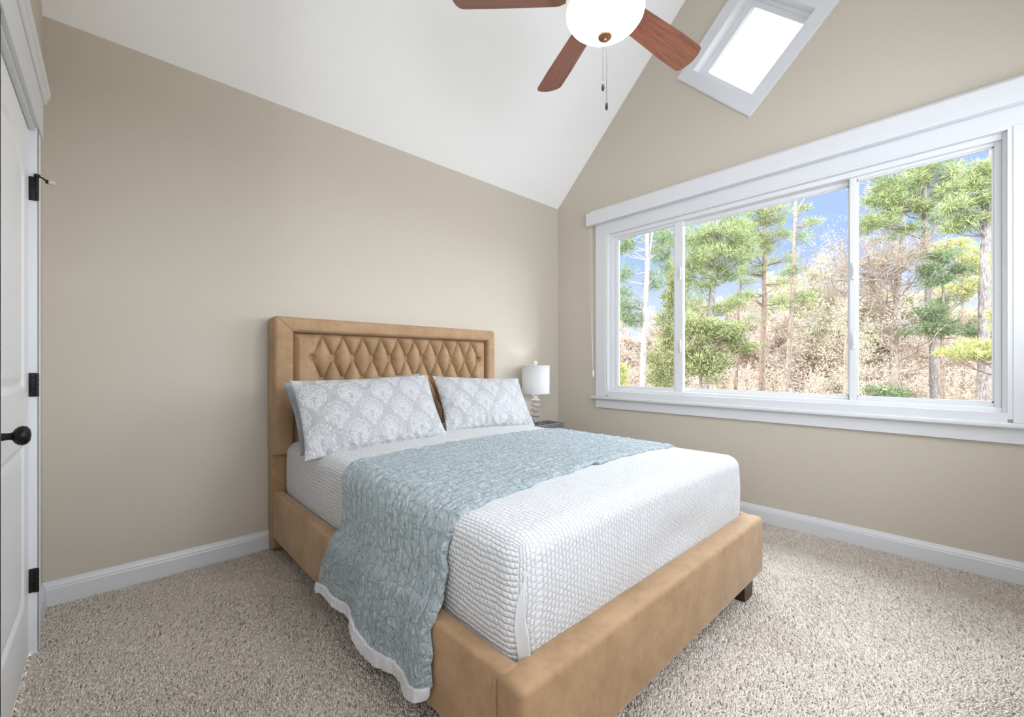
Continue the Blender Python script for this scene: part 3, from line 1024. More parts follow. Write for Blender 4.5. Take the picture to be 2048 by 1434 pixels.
def throw():
    # path across the bed: x,z from the far hem to the near hem
    path = [(-1.005, .36), (-1.006, .50), (-1.010, .585), (-1.040, .645)]
    for x in np.linspace(-1.09, -2.54, 26): path.append((x, float(mat_top(x)) + .010))
    path += [(-2.575, .676), (-2.612, .656), (-2.642, .617), (-2.657, .56), (-2.664, .50), (-2.680, .425), (-2.706, .375), (-2.712, .30), (-2.714, .20), (-2.715, .11)]
    path = np.array(path)
    seg = np.r_[0, np.cumsum(np.hypot(*np.diff(path, axis=0).T))]
    ns, ntt = 640, 280
    s = np.linspace(0, seg[-1], ns)
    # smooth resample
    px_ = np.interp(s, seg, path[:, 0]); pz_ = np.interp(s, seg, path[:, 1])
    ker = np.hanning(21); ker /= ker.sum()
    pad = lambda a: np.convolve(np.r_[a[0] + (a[0] - a[1]) * np.arange(10, 0, -1), a, a[-1] + (a[-1] - a[-2]) * np.arange(1, 11)], ker, 'valid')
    px_, pz_ = pad(px_), pad(pz_)
    tx, tz = np.gradient(px_), np.gradient(pz_); ln = np.hypot(tx, tz); nx, nz = tz / ln, -tx / ln
    # outward normal should point up on the top
    sg = np.sign(nz[ns // 2]); nx, nz = nx * sg, nz * sg
    t = np.linspace(0, 1, ntt)
    Sg, Tg = np.meshgrid(s, t, indexing='ij')
    frac = Sg / seg[-1]
    drop = np.clip((Sg - (seg[-1] - .62)) / .62, 0, 1)
    yh = -.920 - .035 * frac - .125 * np.exp(-((drop - .42) / .26) ** 2)
    yf = -1.800 - .055 * np.clip((frac - .45) / .3, 0, 1) + .015 * drop
    wv = .006 * np.sin(Sg * 23) + .004 * np.sin(Sg * 51 + 1)
    Yg = yh + (yf - yh) * Tg + wv * (Tg - .5) * 2
    Xg = np.repeat(px_[:, None], ntt, 1); Zg = np.repeat(pz_[:, None], ntt, 1)
    d2 = np.clip((Sg - (seg[-1] - .36)) / .36, 0, 1)          # free hanging part
    fold = (.020 * np.sin(Tg * 2 * PI * 2.15 + .6) + .009 * np.sin(Tg * 2 * PI * 4.3 + 2)) * d2
    # puckers of the quilting
    puck = .0030 * noise2(Sg * .8, Tg * 1.1, 21, 4, 90) + .0034 * np.abs(np.sin(PI * (Tg * .88 + .004 * noise2(Sg, Tg, 8, 2, 12)) / .055)) ** .45
    edge_r = np.minimum(Tg, 1 - Tg) * .88
    roll = -.007 * np.exp(-(edge_r / .010) ** 2)
    off = puck + roll + (fold * .62 + .008 * d2) * np.clip(edge_r / .03, .25, 1)
    NX, NZ = nx[:, None], nz[:, None]
    Xg = Xg + NX * off; Zg = Zg + NZ * off
    Zg += d2 ** 2 * (.030 * np.sin(Tg * PI * 2.0 + .4) + .010 * np.sin(Tg * 2 * PI * 3.1) + .02 * Tg)
    Pg = np.stack([Xg, Yg, Zg], -1)
    UVg = np.stack([Sg, Tg * .88], -1)
    hem = int(ns * (1 - .042 / seg[-1]))
    th = empty('throw_blanket', (-2.0, -1.4, .70))
    setp(th, 'grey-blue quilted velvet throw laid across the foot half of the bed', 'blanket')
    M_ = Matrix.Translation((2.0, 1.4, -.70))
    o = grid_mesh('quilted_top', Pg[:hem], M_throw, th, UVg[:hem]); o.data.transform(M_)
    md = o.modifiers.new('thick', 'SOLIDIFY'); md.thickness = .008; md.offset = -1
    Ph = Pg[hem - 2:].copy(); Ph[..., 0] -= .004
    o = grid_mesh('hem', Ph, M_sheet, th, UVg[hem - 2:]); o.data.transform(M_)
    md = o.modifiers.new('thick', 'SOLIDIFY'); md.thickness = .012; md.offset = 0
    o['label'] = 'white band along the hanging hem'


throw()

# ------------------------------------------------------------------ pillows
def damask(X, Y):
    w_, h_ = .190, .240
    out = np.zeros_like(X)
    X = X + .05
    for (ox, oy) in ((0, 0), (.5, .5)):
        cx = (np.floor(X / w_ - ox + .5) + ox) * w_; cy = (np.floor(Y / h_ - oy + .5) + oy) * h_
        dx, dy = (X - cx) / w_, (Y - cy) / h_
        ax = np.abs(dx)
        og = .25 + .25 * np.cos(2 * PI * dy) - ax                       # inside the ogee when positive
        r = np.hypot(dx, (dy + .06) * 1.15); th = np.abs(np.arctan2(dx, dy + .06))
        R = .350 + .035 * np.abs(np.cos(th * 4.5)) - .05 * (th / PI)
        fan = (r < R) & (th < 2.0)
        v1 = np.abs(np.sin(th * 4.5)) < .13 + .5 * np.clip(.10 - r, 0, 1)
        curl = np.abs(np.mod(th * 2.9 + r * 7.0, 1) - .5) < .10
        rim = np.abs(r - R * .78 + .02 * np.cos(th * 18)) < .012
        fan = fan & ~(v1 & (r > .05)) & ~(curl & (r > .10)) & ~rim
        # scrolled leaves left and right of the stem, small bell at the foot
        lr = np.hypot(ax - .165, dy + .20); lt = np.arctan2(ax - .165, dy + .20)
        leaf = (lr < .150 + .022 * np.cos(lt * 6)) & ~(np.abs(np.mod(lr * 13 + lt * .32, 1) - .5) < .14)
        bell = (np.hypot(dx, (dy + .335) * .8) < .075 + .012 * np.cos(np.arctan2(dx, dy + .335) * 5)) & ~(np.abs(ax - .022) < .008)
        spur = (np.abs(ax - .075 - .05 * np.sin((dy + .3) * 16)) < .016) & (dy < -.12) & (dy > -.42)
        fig = (fan | (leaf & (og > .02)) | bell | spur)
        out = np.maximum(out, fig & (og > -.075))
    return out.astype(float)


def pillow(name, W, H, T_, n=(200, 140), flange=0.0, seed=0, wr=.006, damasked=True, back=True):
    u = np.linspace(-1, 1, n[0]); v = np.linspace(-1, 1, n[1])
    U, V = np.meshgrid(u, v, indexing='ij')
    core = np.clip(1 - np.abs(U) ** 2.6, 0, 1) ** .55 * np.clip(1 - np.abs(V) ** 2.4, 0, 1) ** .55
    # edges pull in between the ears of the pillow
    pull_x = 1 - .045 * (1 - V ** 2) * np.abs(U) ** 3
    pull_y = 1 - .060 * (1 - U ** 2) * np.abs(V) ** 3
    Xp = U * W / 2 * pull_x; Yp = V * H / 2 * pull_y
    t = T_ / 2 * core
    wr_ = noise2(Xp, Yp * 1.6, seed, 4, 13) * wr * (.35 + .65 * np.clip(np.maximum(np.abs(U), np.abs(V)) * 1.2, 0, 1)) * np.clip((1 - np.maximum(np.abs(U), np.abs(V))) * 12, 0, 1)
    # gathers along the lower hem
    gat = .004 * np.sin(Xp * 95 + 2 * np.sin(Xp * 17 + seed)) * np.exp(-((V + .95) / .35) ** 2) * np.clip((1 - np.abs(V)) * 10, 0, 1)
    front = np.stack([Xp, Yp, t + wr_ + gat], -1)
    bk = np.stack([Xp, Yp, -t * .9 + wr_ * .5 - .0008], -1)
    nn = U.size
    idx = np.arange(nn).reshape(U.shape)
    f1 = np.stack([idx[:-1, :-1], idx[1:, :-1], idx[1:, 1:], idx[:-1, 1:]], -1).reshape(-1, 4)
    f2 = f1[:, ::-1] + nn
    per = np.r_[idx[:-1, 0], idx[-1, :-1], idx[:0:-1, -1], idx[0, :0:-1]]
    pn = np.roll(per, -1)
    f3 = np.stack([per, per + nn, pn + nn, pn], -1)
    col = np.r_[damask(Xp, Yp).ravel(), damask(Xp, Yp).ravel()] if damasked else None
    o = raw_mesh(name, np.concatenate([front.reshape(-1, 3), bk.reshape(-1, 3)]), np.concatenate([f1, f2, f3]), M_damask if damasked else M_bluecase, None, None, True, col)
    return o


def place(o, bl, br, tl):
    """stand the pillow: bottom-left, bottom-right and top-left corners"""
    bl, br, tl = Vector(bl), Vector(br), Vector(tl)
    ex = (br - bl).normalized(); ey = (tl - bl); ey = (ey - ex * ey.dot(ex)).normalized(); ez = ex.cross(ey)
    M = Matrix((ex, ey, ez)).transposed().to_4x4()
    c = bl + ((br - bl) + (tl - bl)) / 2
    M.translation = c
    o.matrix_world = M
    return o


p1 = pillow('sham_pillow', .848, .46, .135, (330, 230), seed=3, wr=.010)
place(p1, (-2.691, -.669, .646), (-1.844, -.681, .664), (-2.696, -.434, 1.041))
setp(p1, 'silver damask sham at the side of the bed nearest the door', 'pillow', 'damask shams against the headboard')
p2 = pillow('sham_pillow', .782, .433, .13, (330, 230), seed=8, wr=.008)
place(p2, (-1.764, -.548, .680), (-.985, -.617, .647), (-1.728, -.319, 1.046))
setp(p2, 'silver damask sham at the lamp side of the bed', 'pillow', 'damask shams against the headboard')
p3 = pillow('pillow', .877, .442, .12, (110, 80), seed=5, damasked=False, wr=.004)
place(p3, (-2.665, -.515, .650), (-1.79, -.504, .690), (-2.692, -.294, 1.020))
setp(p3, 'plain grey-blue pillow tucked behind the damask sham', 'pillow')

# ------------------------------------------------------------------ nightstand, tray, lamp
NX0, NX1, NY0, NY1, NZT = -.86, -.262, -.31, -.02, .510
ns_ = setp(empty('nightstand', ((NX0 + NX1) / 2, (NY0 + NY1) / 2, 0)), 'dark nightstand in the corner holding the woven tray', 'nightstand')
NT = Matrix.Translation((-(NX0 + NX1) / 2, -(NY0 + NY1) / 2, 0))
def npart(mb, name, mat, parent=ns_, smooth=None):
    o = mb.build(name, mat, parent, smooth); o.data.transform(NT); return o
npart(MB().box(NX0, NX1, NY0, NY1, NZT - .025, NZT, .004), 'top', M_night)
npart(MB().box(NX0 + .015, NX1 - .015, NY0 + .015, NY1 - .005, .14, NZT - .025, .003), 'body', M_night)
for zc in (.40, .24):
    d = npart(MB().box(NX0 + .03, NX1 - .03, NY0 + .002, NY0 + .02, zc - .07, zc + .07, .004), 'drawer', M_night)
    mb = MB(); mb.sphere(((NX0 + NX1) / 2, NY0 - .008, zc), .014, (1, .8, 1)); npart(mb, 'knob', M_nickel, d, 60)
for lx in (NX0 + .02, NX1 - .06):
    for ly in (NY0 + .02, NY1 - .06):
        npart(MB().box(lx, lx + .04, ly, ly + .04, 0, .145, .003), 'leg', M_night)

# woven tray
m, n, l, b = mat_new('grey_wicker'); M_wicker = m
tcn = n.new('ShaderNodeTexCoord'); sxn = n.new('ShaderNodeSeparateXYZ'); l(tcn.outputs['Object'], sxn.inputs[0])
z = noise_node(n, l, 130, 3)
r = n.new('ShaderNodeValToRGB')
r.color_ramp.elements[0].position = .35; r.color_ramp.elements[0].color = (.06, .06, .065, 1)
r.color_ramp.elements[1].position = .66; r.color_ramp.elements[1].color = (.36, .36, .37, 1)
l(z.outputs['Fac'], r.inputs[0]); l(r.outputs[0], b.inputs['Base Color']); b.inputs['Roughness'].default_value = .7
TX0, TX1, TY0, TY1 = -.80, -.258, -.290, -.085
TZ0, TZ1 = NZT + .002, .572
tray = setp(empty('wicker_tray', ((TX0 + TX1) / 2, (TY0 + TY1) / 2, TZ0)), 'grey woven tray under the crystal lamp in the corner', 'tray')
TT_ = Matrix.Translation((-(TX0 + TX1) / 2, -(TY0 + TY1) / 2, -TZ0))
o = MB().box(TX0 + .004, TX1 - .004, TY0 + .004, TY1 - .004, TZ0, TZ0 + .010).build('tray_floor', M_wicker, tray); o.data.transform(TT_)
mb = MB()
def stakes(x0, y0, x1, y1):
    ln = math.hypot(x1 - x0, y1 - y0); k = max(2, int(ln / .0085))
    for i in range(k + 1):
        f = i / k
        px_, py_ = x0 + (x1 - x0) * f, y0 + (y1 - y0) * f
        wv = .003 * (1 if i % 2 else -1)
        nx, ny = -(y1 - y0) / ln * wv, (x1 - x0) / ln * wv
        mb.tube([(px_ + nx, py_ + ny, TZ0), (px_ - nx, py_ - ny, (TZ0 + TZ1) / 2), (px_ + nx, py_ + ny, TZ1)], .0052, 6)
cs = [(TX0, TY0), (TX1, TY0), (TX1, TY1), (TX0, TY1)]
for i in range(4): stakes(*cs[i], *cs[(i + 1) % 4])
o = mb.build('woven_side', M_wicker, tray, 60); o.data.transform(TT_)
mb = MB()
for i in range(4):
    a, c = cs[i], cs[(i + 1) % 4]
    pts = [(a[0] + (c[0] - a[0]) * f, a[1] + (c[1] - a[1]) * f, TZ1 + .0015 * math.sin(f * 60)) for f in np.linspace(0, 1, 40)]
    mb.tube(pts, .0075, 8)
o = mb.build('rim', M_wicker, tray, 60); o.data.transform(TT_)

LX, LY = -.536, -.195
LZ0 = TZ0 + .010
lamp = setp(empty('table_lamp', (LX, LY, LZ0)), 'crystal table lamp with white drum shade on the woven tray', 'lamp')
def lpart(mb, name, mat, smooth=50, parent=lamp):
    o = mb.build(name, mat, parent, smooth); o.data.transform(Matrix.Translation((-LX, -LY, -LZ0))); return o
SZ0, SZ1, SR = .864, 1.114, .127
mb = MB(); mb.lathe([(.062, LZ0), (.064, LZ0 + .006), (.060, LZ0 + .014), (.018, LZ0 + .020), (.012, LZ0 + .026)], (LX, LY, 0), 32); lpart(mb, 'base', M_crystal)
mb = MB(); mb.lathe([(.0025, LZ0 + .024), (.0025, SZ0 + .05)], (LX, LY, 0), 10); lpart(mb, 'rod', M_nickel)
zd_ = [.848, .800, .753, .706, .660, .616]
for i, zc in enumerate(zd_):
    R_, H_ = (.054, .021) if i < 5 else (.036, .018)
    if i == 0:
        prof = [(.010, zc + .014), (.049, zc + .013), (.054, zc + .006), (.012, zc - .027)]
    else:
        prof = [(.011, zc + H_), (.024, zc + H_ * .72), (R_, zc + .004), (R_, zc), (.026, zc - H_ * .75), (.011, zc - H_)]
    mb = MB(); mb.lathe(prof, (LX, LY, 0), 16); lpart(mb, 'crystal_disc', M_crystal, None)
mb = MB()
mb.lathe([(SR, SZ0), (SR, SZ1), (SR - .003, SZ1), (SR - .003, SZ0), (SR, SZ0)], (LX, LY, 0), 64, cap=False)
for zr in (SZ0, SZ1): mb.lathe([(SR + .001, zr - .004), (SR + .002, zr), (SR + .001, zr + .004), (SR - .004, zr + .004), (SR - .004, zr - .004), (SR + .001, zr - .004)], (LX, LY, 0), 64, cap=False)
sh_ = lpart(mb, 'shade', M_shade)
mb = MB()
for k in range(3):
    a = k * 2 * PI / 3 + .4
    mb.tube([(LX, LY, SZ1 - .006), (LX + (SR - .004) * math.cos(a), LY + (SR - .004) * math.sin(a), SZ1 - .003)], .002, 6)
mb.lathe([(.003, SZ0 + .02), (.003, SZ1 + .01)], (LX, LY, 0), 8)
lpart(mb, 'harp', M_nickel)
mb = MB(); mb.lathe([(.006, SZ1 + .004), (.010, SZ1 + .008), (.005, SZ1 + .012)], (LX, LY, 0), 14); mb.sphere((LX, LY, SZ1 + .028), .0165, u=20, v=14); lpart(mb, 'finial', M_crystal)
mb = MB(); mb.lathe([(.010, SZ0 + .045), (.013, SZ0 + .06), (.013, SZ0 + .085), (.010, SZ0 + .09)], (LX - .0, LY, 0), 14); lpart(mb, 'socket', M_nickel)
ld = bpy.data.lights.new('lamp_bulb', 'POINT'); ld.energy = TABLE_LAMP; ld.shadow_soft_size = .018; ld.color = (1, .97, .93)
lb = bpy.data.objects.new('lamp_bulb', ld); COL.objects.link(lb); lb.location = (LX + .01, LY, SZ0 + .108)

# ------------------------------------------------------------------ ceiling fan
FX, FY = -1.812, RY
fan = setp(empty('ceiling_fan', (FX, FY, ZR)), 'five-blade cherry wood ceiling fan with lit glass bowl', 'fan')
def fpart(mb, name, mat, smooth=45, parent=fan):
    o = mb.build(name, mat, parent, smooth); o.data.transform(Matrix.Translation((-FX, -FY, -ZR))); return o
BZ = 2.735
mb = MB(); mb.lathe([(.010, ZR - .001 - .05), (.06, ZR - .07), (.075, ZR - .11), (.055, ZR - .15), (.02, ZR - .17)], (FX, FY, 0), 32); fpart(mb, 'canopy', M_bronze)
mb = MB(); mb.lathe([(.013, 2.93), (.013, ZR - .10)], (FX, FY, 0), 16); fpart(mb, 'downrod', M_bronze)
mb = MB(); mb.lathe([(.02, 2.95), (.05, 2.94), (.115, 2.90), (.150, 2.85), (.155, 2.79), (.135, 2.745), (.10, 2.725), (.10, 2.700), (.158, 2.696), (.162, 2.684), (.150, 2.680)], (FX, FY, 0), 48); fpart(mb, 'motor_housing', M_bronze)
mb = MB()
bp_ = [(.158, 2.694), (.168, 2.688), (.1705, 2.676), (.166, 2.660), (.153, 2.641), (.132, 2.622), (.106, 2.606), (.078, 2.593), (.048, 2.580), (.030, 2.573), (.018, 2.571)]
mb.lathe(bp_, (FX, FY, 0), 56, cap=True); fpart(mb, 'glass_bowl', M_bowl, 60)
mb = MB(); mb.lathe([(.026, 2.573), (.031, 2.568), (.029, 2.563), (.019, 2.560), (.012, 2.556), (.010, 2.548), (.004, 2.543)], (FX, FY, 0), 24); fpart(mb, 'bowl_finial', M_bronze)
for k in range(5):
    ang = math.radians(-7.5 + 72 * k)
    Mx = Matrix.Translation((FX, FY, BZ)) @ Matrix.Rotation(ang, 4, 'Z')
    tilt = Mx @ Matrix.Translation((.19, 0, 0)) @ Matrix.Rotation(math.radians(-16), 4, 'X')
    # blade outline, root to tip
    out = [(.0, -.052), (.02, -.060), (.30, -.074), (.437, -.076), (.452, -.072), (.470, -.046), (.479, -.010), (.479, .012), (.472, .046), (.455, .072), (.440, .076), (.30, .074), (.02, .060), (.0, .052), (.018, .030), (.030, 0), (.018, -.030)]
    mb = MB(); mb.prism(out, 'Z', -.003, .003)
    o = mb.build('blade', M_blade, fan)
    o.matrix_world = Matrix.Identity(4)
    o.matrix_basis = Matrix.Translation((-FX, -FY, -ZR)) @ tilt
    mb = MB()
    mb.box(-.085, .035, -.018, .018, .004, .010, .003); mb.prism([(.02, -.040), (.075, -.028), (.095, 0), (.075, .028), (.02, .040), (.0, .02), (.0, -.02)], 'Z', .0035, .0075)
    mb.prism([(.0, -.038), (.022, -.030), (.034, 0), (.022, .030), (.0, .038), (-.02, .02), (-.02, -.02)], 'Z', -.008, -.0032)
    for q in ((.045, -.018), (.045, .018), (.075, 0)): mb.sphere((q[0], q[1], -.0035), .004, (1, 1, .5), 8, 6)
    o = mb.build('blade_iron', M_bronze, fan, 40)
    o.matrix_basis = Matrix.Translation((-FX, -FY, -ZR)) @ tilt
for dx, dy, zf in ((-.006, .006, 2.352), (.007, -.004, 2.268)):
    px_, py_ = FX + dx, FY + dy
    mb = MB()
    mb.tube([(px_, py_, 2.552), (px_, py_, zf + .018)], .0009, 5)
    zz_ = 2.55
    while zz_ > zf + .02:
        mb.sphere((px_, py_, zz_), .0019, (1, 1, 1), 6, 4); zz_ -= .006
    ch = fpart(mb, 'pull_chain', M_chain, 60)
    mb = MB(); mb.lathe([(.0015, zf + .020), (.004, zf + .016), (.0062, zf - .004), (.0066, zf - .012), (.004, zf - .020), (.001, zf - .021)], (px_, py_, 0), 14); fpart(mb, 'fob', M_fob, 60, ch)

#OUTDOORS
# ------------------------------------------------------------------ outdoors: the wood beyond the garden
GZ = -2.9
m, n, l, b = mat_new('leaf_litter'); M_ground = m
z = noise_node(n, l, 1.5, 6)
r = n.new('ShaderNodeValToRGB')
r.color_ramp.elements[0].color = (.13, .10, .065, 1); r.color_ramp.elements[1].color = (.23, .19, .13, 1)
l(z.outputs['Fac'], r.inputs[0]); l(r.outputs[0], b.inputs['Base Color']); b.inputs['Roughness'].default_value = 1
g = MB().box(.6, 160, -110, 130, GZ - .3, GZ).build('ground', M_ground)
structure(g, 'woodland ground covered with leaf litter', 'ground')


def leafmat(name, c0, c1, trans=.35):
    m, n, l, b = mat_new(name)
    n.remove(b); o_ = n['Material Output']
    gi = n.new('ShaderNodeNewGeometry')
    r = n.new('ShaderNodeValToRGB')
    r.color_ramp.elements[0].color = (*c0, 1); r.color_ramp.elements[1].color = (*c1, 1)
    l(gi.outputs['Random Per Island'], r.inputs[0])
    d = n.new('ShaderNodeBsdfDiffuse'); t = n.new('ShaderNodeBsdfTranslucent')
    l(r.outputs[0], d.inputs[0]); l(r.outputs[0], t.inputs[0])
    x = n.new('ShaderNodeMixShader'); x.inputs[0].default_value = trans
    l(d.outputs[0], x.inputs[1]); l(t.outputs[0], x.inputs[2]); l(x.outputs[0], o_.inputs[0])
    return m


def barkmat(name, c0, c1):
    m, n, l, b = mat_new(name)
    t = n.new('ShaderNodeTexCoord'); mp = n.new('ShaderNodeMapping'); mp.inputs['Scale'].default_value = (9, 9, 2.2)
    l(t.outputs['Object'], mp.inputs[0])
    z = n.new('ShaderNodeTexNoise'); z.inputs['Scale'].default_value = 3; z.inputs['Detail'].default_value = 5
    l(mp.outputs[0], z.inputs['Vector'])
    r = n.new('ShaderNodeValToRGB')
    r.color_ramp.elements[0].position = .35; r.color_ramp.elements[1].position = .65
    r.color_ramp.elements[0].color = (*c0, 1); r.color_ramp.elements[1].color = (*c1, 1)
    l(z.outputs['Fac'], r.inputs[0]); l(r.outputs[0], b.inputs['Base Color']); b.inputs['Roughness'].default_value = .95
    bump_node(n, l, b, z.outputs['Fac'], .8, .03)
    return m


LEAF = {
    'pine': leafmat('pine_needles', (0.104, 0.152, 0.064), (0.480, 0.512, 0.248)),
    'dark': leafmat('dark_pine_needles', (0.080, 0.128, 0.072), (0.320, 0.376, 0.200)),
    'cedar': leafmat('cedar_sprays', (0.112, 0.136, 0.056), (0.448, 0.464, 0.232)),
    'pale': leafmat('pale_spring_leaves', (0.333, 0.320, 0.192), (0.550, 0.512, 0.358)),
    'peach': leafmat('peach_buds', (0.320, 0.243, 0.179), (0.589, 0.499, 0.410)),
    'blossom': leafmat('pale_blossom', (0.384, 0.346, 0.320), (0.589, 0.550, 0.538)),
    'rust': leafmat('rusty_twigs', (0.179, 0.128, 0.090), (0.358, 0.275, 0.205)),
    'lime': leafmat('lime_shrub', (0.288, 0.320, 0.112), (0.544, 0.528, 0.256)),
}
BARK = {
    'grey': barkmat('grey_pine_bark', (0.120, 0.104, 0.092), (0.288, 0.256, 0.232)),
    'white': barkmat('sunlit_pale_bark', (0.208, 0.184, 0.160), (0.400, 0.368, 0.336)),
    'brown': barkmat('brown_pine_bark', (0.128, 0.092, 0.068), (0.288, 0.216, 0.168)),
    'tan': barkmat('tan_branch_bark', (0.160, 0.124, 0.092), (0.336, 0.272, 0.216)),
}
rt = np.random.RandomState(77)


def tufts(centers, radii, nper, bl, bw, up=.25, flat=.6):
    """triangular blades radiating around clump centres"""
    C = np.repeat(np.asarray(centers), nper, 0); R = np.repeat(np.asarray(radii), nper)
    k = len(C)
    d = rt.normal(size=(k, 3)); d /= np.linalg.norm(d, axis=1, keepdims=True)
    rr = R * rt.uniform(.15, 1.0, k) ** .6
    p = C + d * rr[:, None] * np.array([1, 1, flat])
    dirn = d + rt.normal(size=(k, 3)) * .6; dirn[:, 2] += up
    dirn /= np.linalg.norm(dirn, axis=1, keepdims=True)
    s = np.cross(dirn, rt.normal(size=(k, 3))); s /= np.linalg.norm(s, axis=1, keepdims=True)
    ln = bl * rt.uniform(.6, 1.3, k); wd = bw * rt.uniform(.7, 1.3, k)
    a = p - s * wd[:, None]; b_ = p + s * wd[:, None]; c = p + dirn * ln[:, None]
    V = np.stack([a, b_, c], 1).reshape(-1, 3)
    F = np.arange(len(V)).reshape(-1, 3)
    return V, F


def wood_part(polys, radii, name, mat, parent, n=6):
    mb = MB()
    for p, r_ in zip(polys, radii): mb.tube(p, r_, n)
    return mb.build(name, mat, parent, 60)


def tree(name, label, cat, D, trunk, r0, crown, leaf, bark, group=None, nper=70, bl=.20, bw=.011, cr=.34, branch=.5, flat=.55, up=.25, forks=(), spread=1.0):
    """trunk: pixel path from low to high at depth D; crown: blobs (px, py, rx, ry, clumps)"""
    base = at(trunk[0][0], trunk[0][1], D)
    pts = [at(x, y, D) for x, y in trunk]
    sl = (pts[1] - pts[0]); sl = sl / max(.01, sl.z)
    foot = pts[0] + sl * (GZ - pts[0].z) * .6; foot.z = GZ - .05
    root = setp(empty(name, foot), label, cat, group)
    inv = -foot
    P = [foot] + pts
    k = len(P)
    rad = [r0 * (1.12 - .72 * i / (k - 1)) for i in range(k)]
    # finer polyline with a little wander
    fine, fr_ = [], []
    for i in range(k - 1):
        for j in range(4):
            f = j / 4
            q = P[i].lerp(P[i + 1], f) + Vector(rt.normal(0, r0 * .10, 3))
            fine.append(q); fr_.append(rad[i] + (rad[i + 1] - rad[i]) * f)
    fine.append(P[-1]); fr_.append(rad[-1])
    tk_poly, tk_rad = [[p + inv for p in fine]], [fr_]
    for fk in forks:
        fp = [at(x, y, D) + inv for x, y in fk]
        wood_part([fp], [[r0 * .5 - r0 * .3 * i / max(1, len(fp) - 1) for i in range(len(fp))]], 'limb', bark, root, 7)
    cen, rds, brs, brr = [], [], [], []
    for (x, y, rx, ry, nc) in crown:
        c = at(x, y, D); sx = rx / FPX * D; sz_ = ry / FPX * D
        for i in range(nc):
            d = rt.normal(size=3); d /= np.linalg.norm(d); d *= rt.uniform(.1, 1) ** .45
            q = c + RGT * (d[0] * sx) + FWD * (d[1] * sx * spread) + Vector((0, 0, d[2] * sz_))
            cen.append(tuple(q + inv)); rds.append(cr * rt.uniform(.65, 1.25))
            if rt.rand() < branch:
                # from the trunk, a little lower
                tz_ = q.z - rt.uniform(.1, .6)
                best = min(fine, key=lambda p: abs(p.z - tz_))
                mid = best.lerp(q, .55) + Vector((0, 0, -.12 + rt.uniform(-.1, .15)))
                brs.append([best + inv, mid + inv, q + inv]); brr.append([r0 * .22, r0 * .13, r0 * .05])
    mbt = MB(); mbt.tube(tk_poly[0], tk_rad[0], 9)
    for p_, r_ in zip(brs, brr): mbt.tube(p_, r_, 5)
    mbt.build('trunk', bark, root, 60)
    if cen:
        V, F = tufts(cen, rds, nper, bl, bw, up, flat)
        raw_mesh('foliage', V, F, leaf, root, None, False)
    return root


def bare(name, label, cat, D, trunk, r0, seed, levels, ln, leaf, bark, nleaf, bl=.10, bw=.028, group=None, forks=(), spreadz=.35, starts=10, leafr=.3):
    """deciduous tree: trunk (and forks) that keep splitting into twigs, with small leaves at the tips"""
    rr = np.random.RandomState(seed)
    pts = [at(x, y, D) for x, y in trunk]
    sl = (pts[1] - pts[0]) / max(.01, (pts[1] - pts[0]).z)
    foot = pts[0] + sl * (GZ - pts[0].z) * .5; foot.z = GZ - .05
    root = setp(empty(name, foot), label, cat, group)
    inv = -foot
    P = [foot] + pts
    k = len(P)
    wood_part([[p + inv for p in P]], [[r0 * (1.1 - .75 * i / (k - 1)) for i in range(k)]], 'trunk', bark, root, 8)
    stems = [P[1:]]
    for fk in forks:
        fp = [at(x, y, D) for x, y in fk]
        wood_part([[p + inv for p in fp]], [[r0 * .62 - r0 * .42 * i / max(1, len(fp) - 1) for i in range(len(fp))]], 'limb', bark, root, 7)
        stems.append(fp)
    polys, rads, tips = [], [], []

    def grow(p, d, L_, r_, lev):
        q = [p]; dd = d.copy()
        for i in range(3):
            dd = (dd + Vector(rr.normal(0, .22, 3)) + Vector((0, 0, .05))).normalized()
            q.append(q[-1] + dd * (L_ / 3))
        polys.append([x + inv for x in q]); rads.append([r_, r_ * .85, r_ * .65, r_ * .45])
        if lev <= 0:
            tips.append(q[-1]); tips.append(q[2]); return
        for i in range(3 if lev > 1 else 2 + int(rr.rand() < .5)):
            f = q[1 + i % 3]
            nd = (dd + Vector(rr.normal(0, .62, 3)) + Vector((0, 0, .12))).normalized()
            grow(f, nd, L_ * rr.uniform(.55, .8), r_ * .58, lev - 1)

    for st_ in stems:
        for i in range(starts):
            f = rr.uniform(.18, 1) * (len(st_) - 1); j = min(int(f), len(st_) - 2)
            p = st_[j].lerp(st_[j + 1], f - j)
            a = rr.uniform(0, 2 * PI)
            d = Vector((math.cos(a), math.sin(a), rr.uniform(.0, spreadz * 2))).normalized()
            grow(p, d, ln * rr.uniform(.6, 1.1) * (1.15 - .45 * f / (len(st_) - 1)), r0 * .28, levels)
    wood_part(polys, rads, 'branches', bark, root, 4)
    if nleaf and tips:
        cen = [tuple(tips[rr.randint(len(tips))] + inv) for i in range(nleaf)]
        V, F = tufts(cen, [leafr] * len(cen), 8, bl, bw, .0, 1.0)
        raw_mesh('foliage', V, F, leaf, root, None, False)
    return root


LF, BK = LEAF, BARK
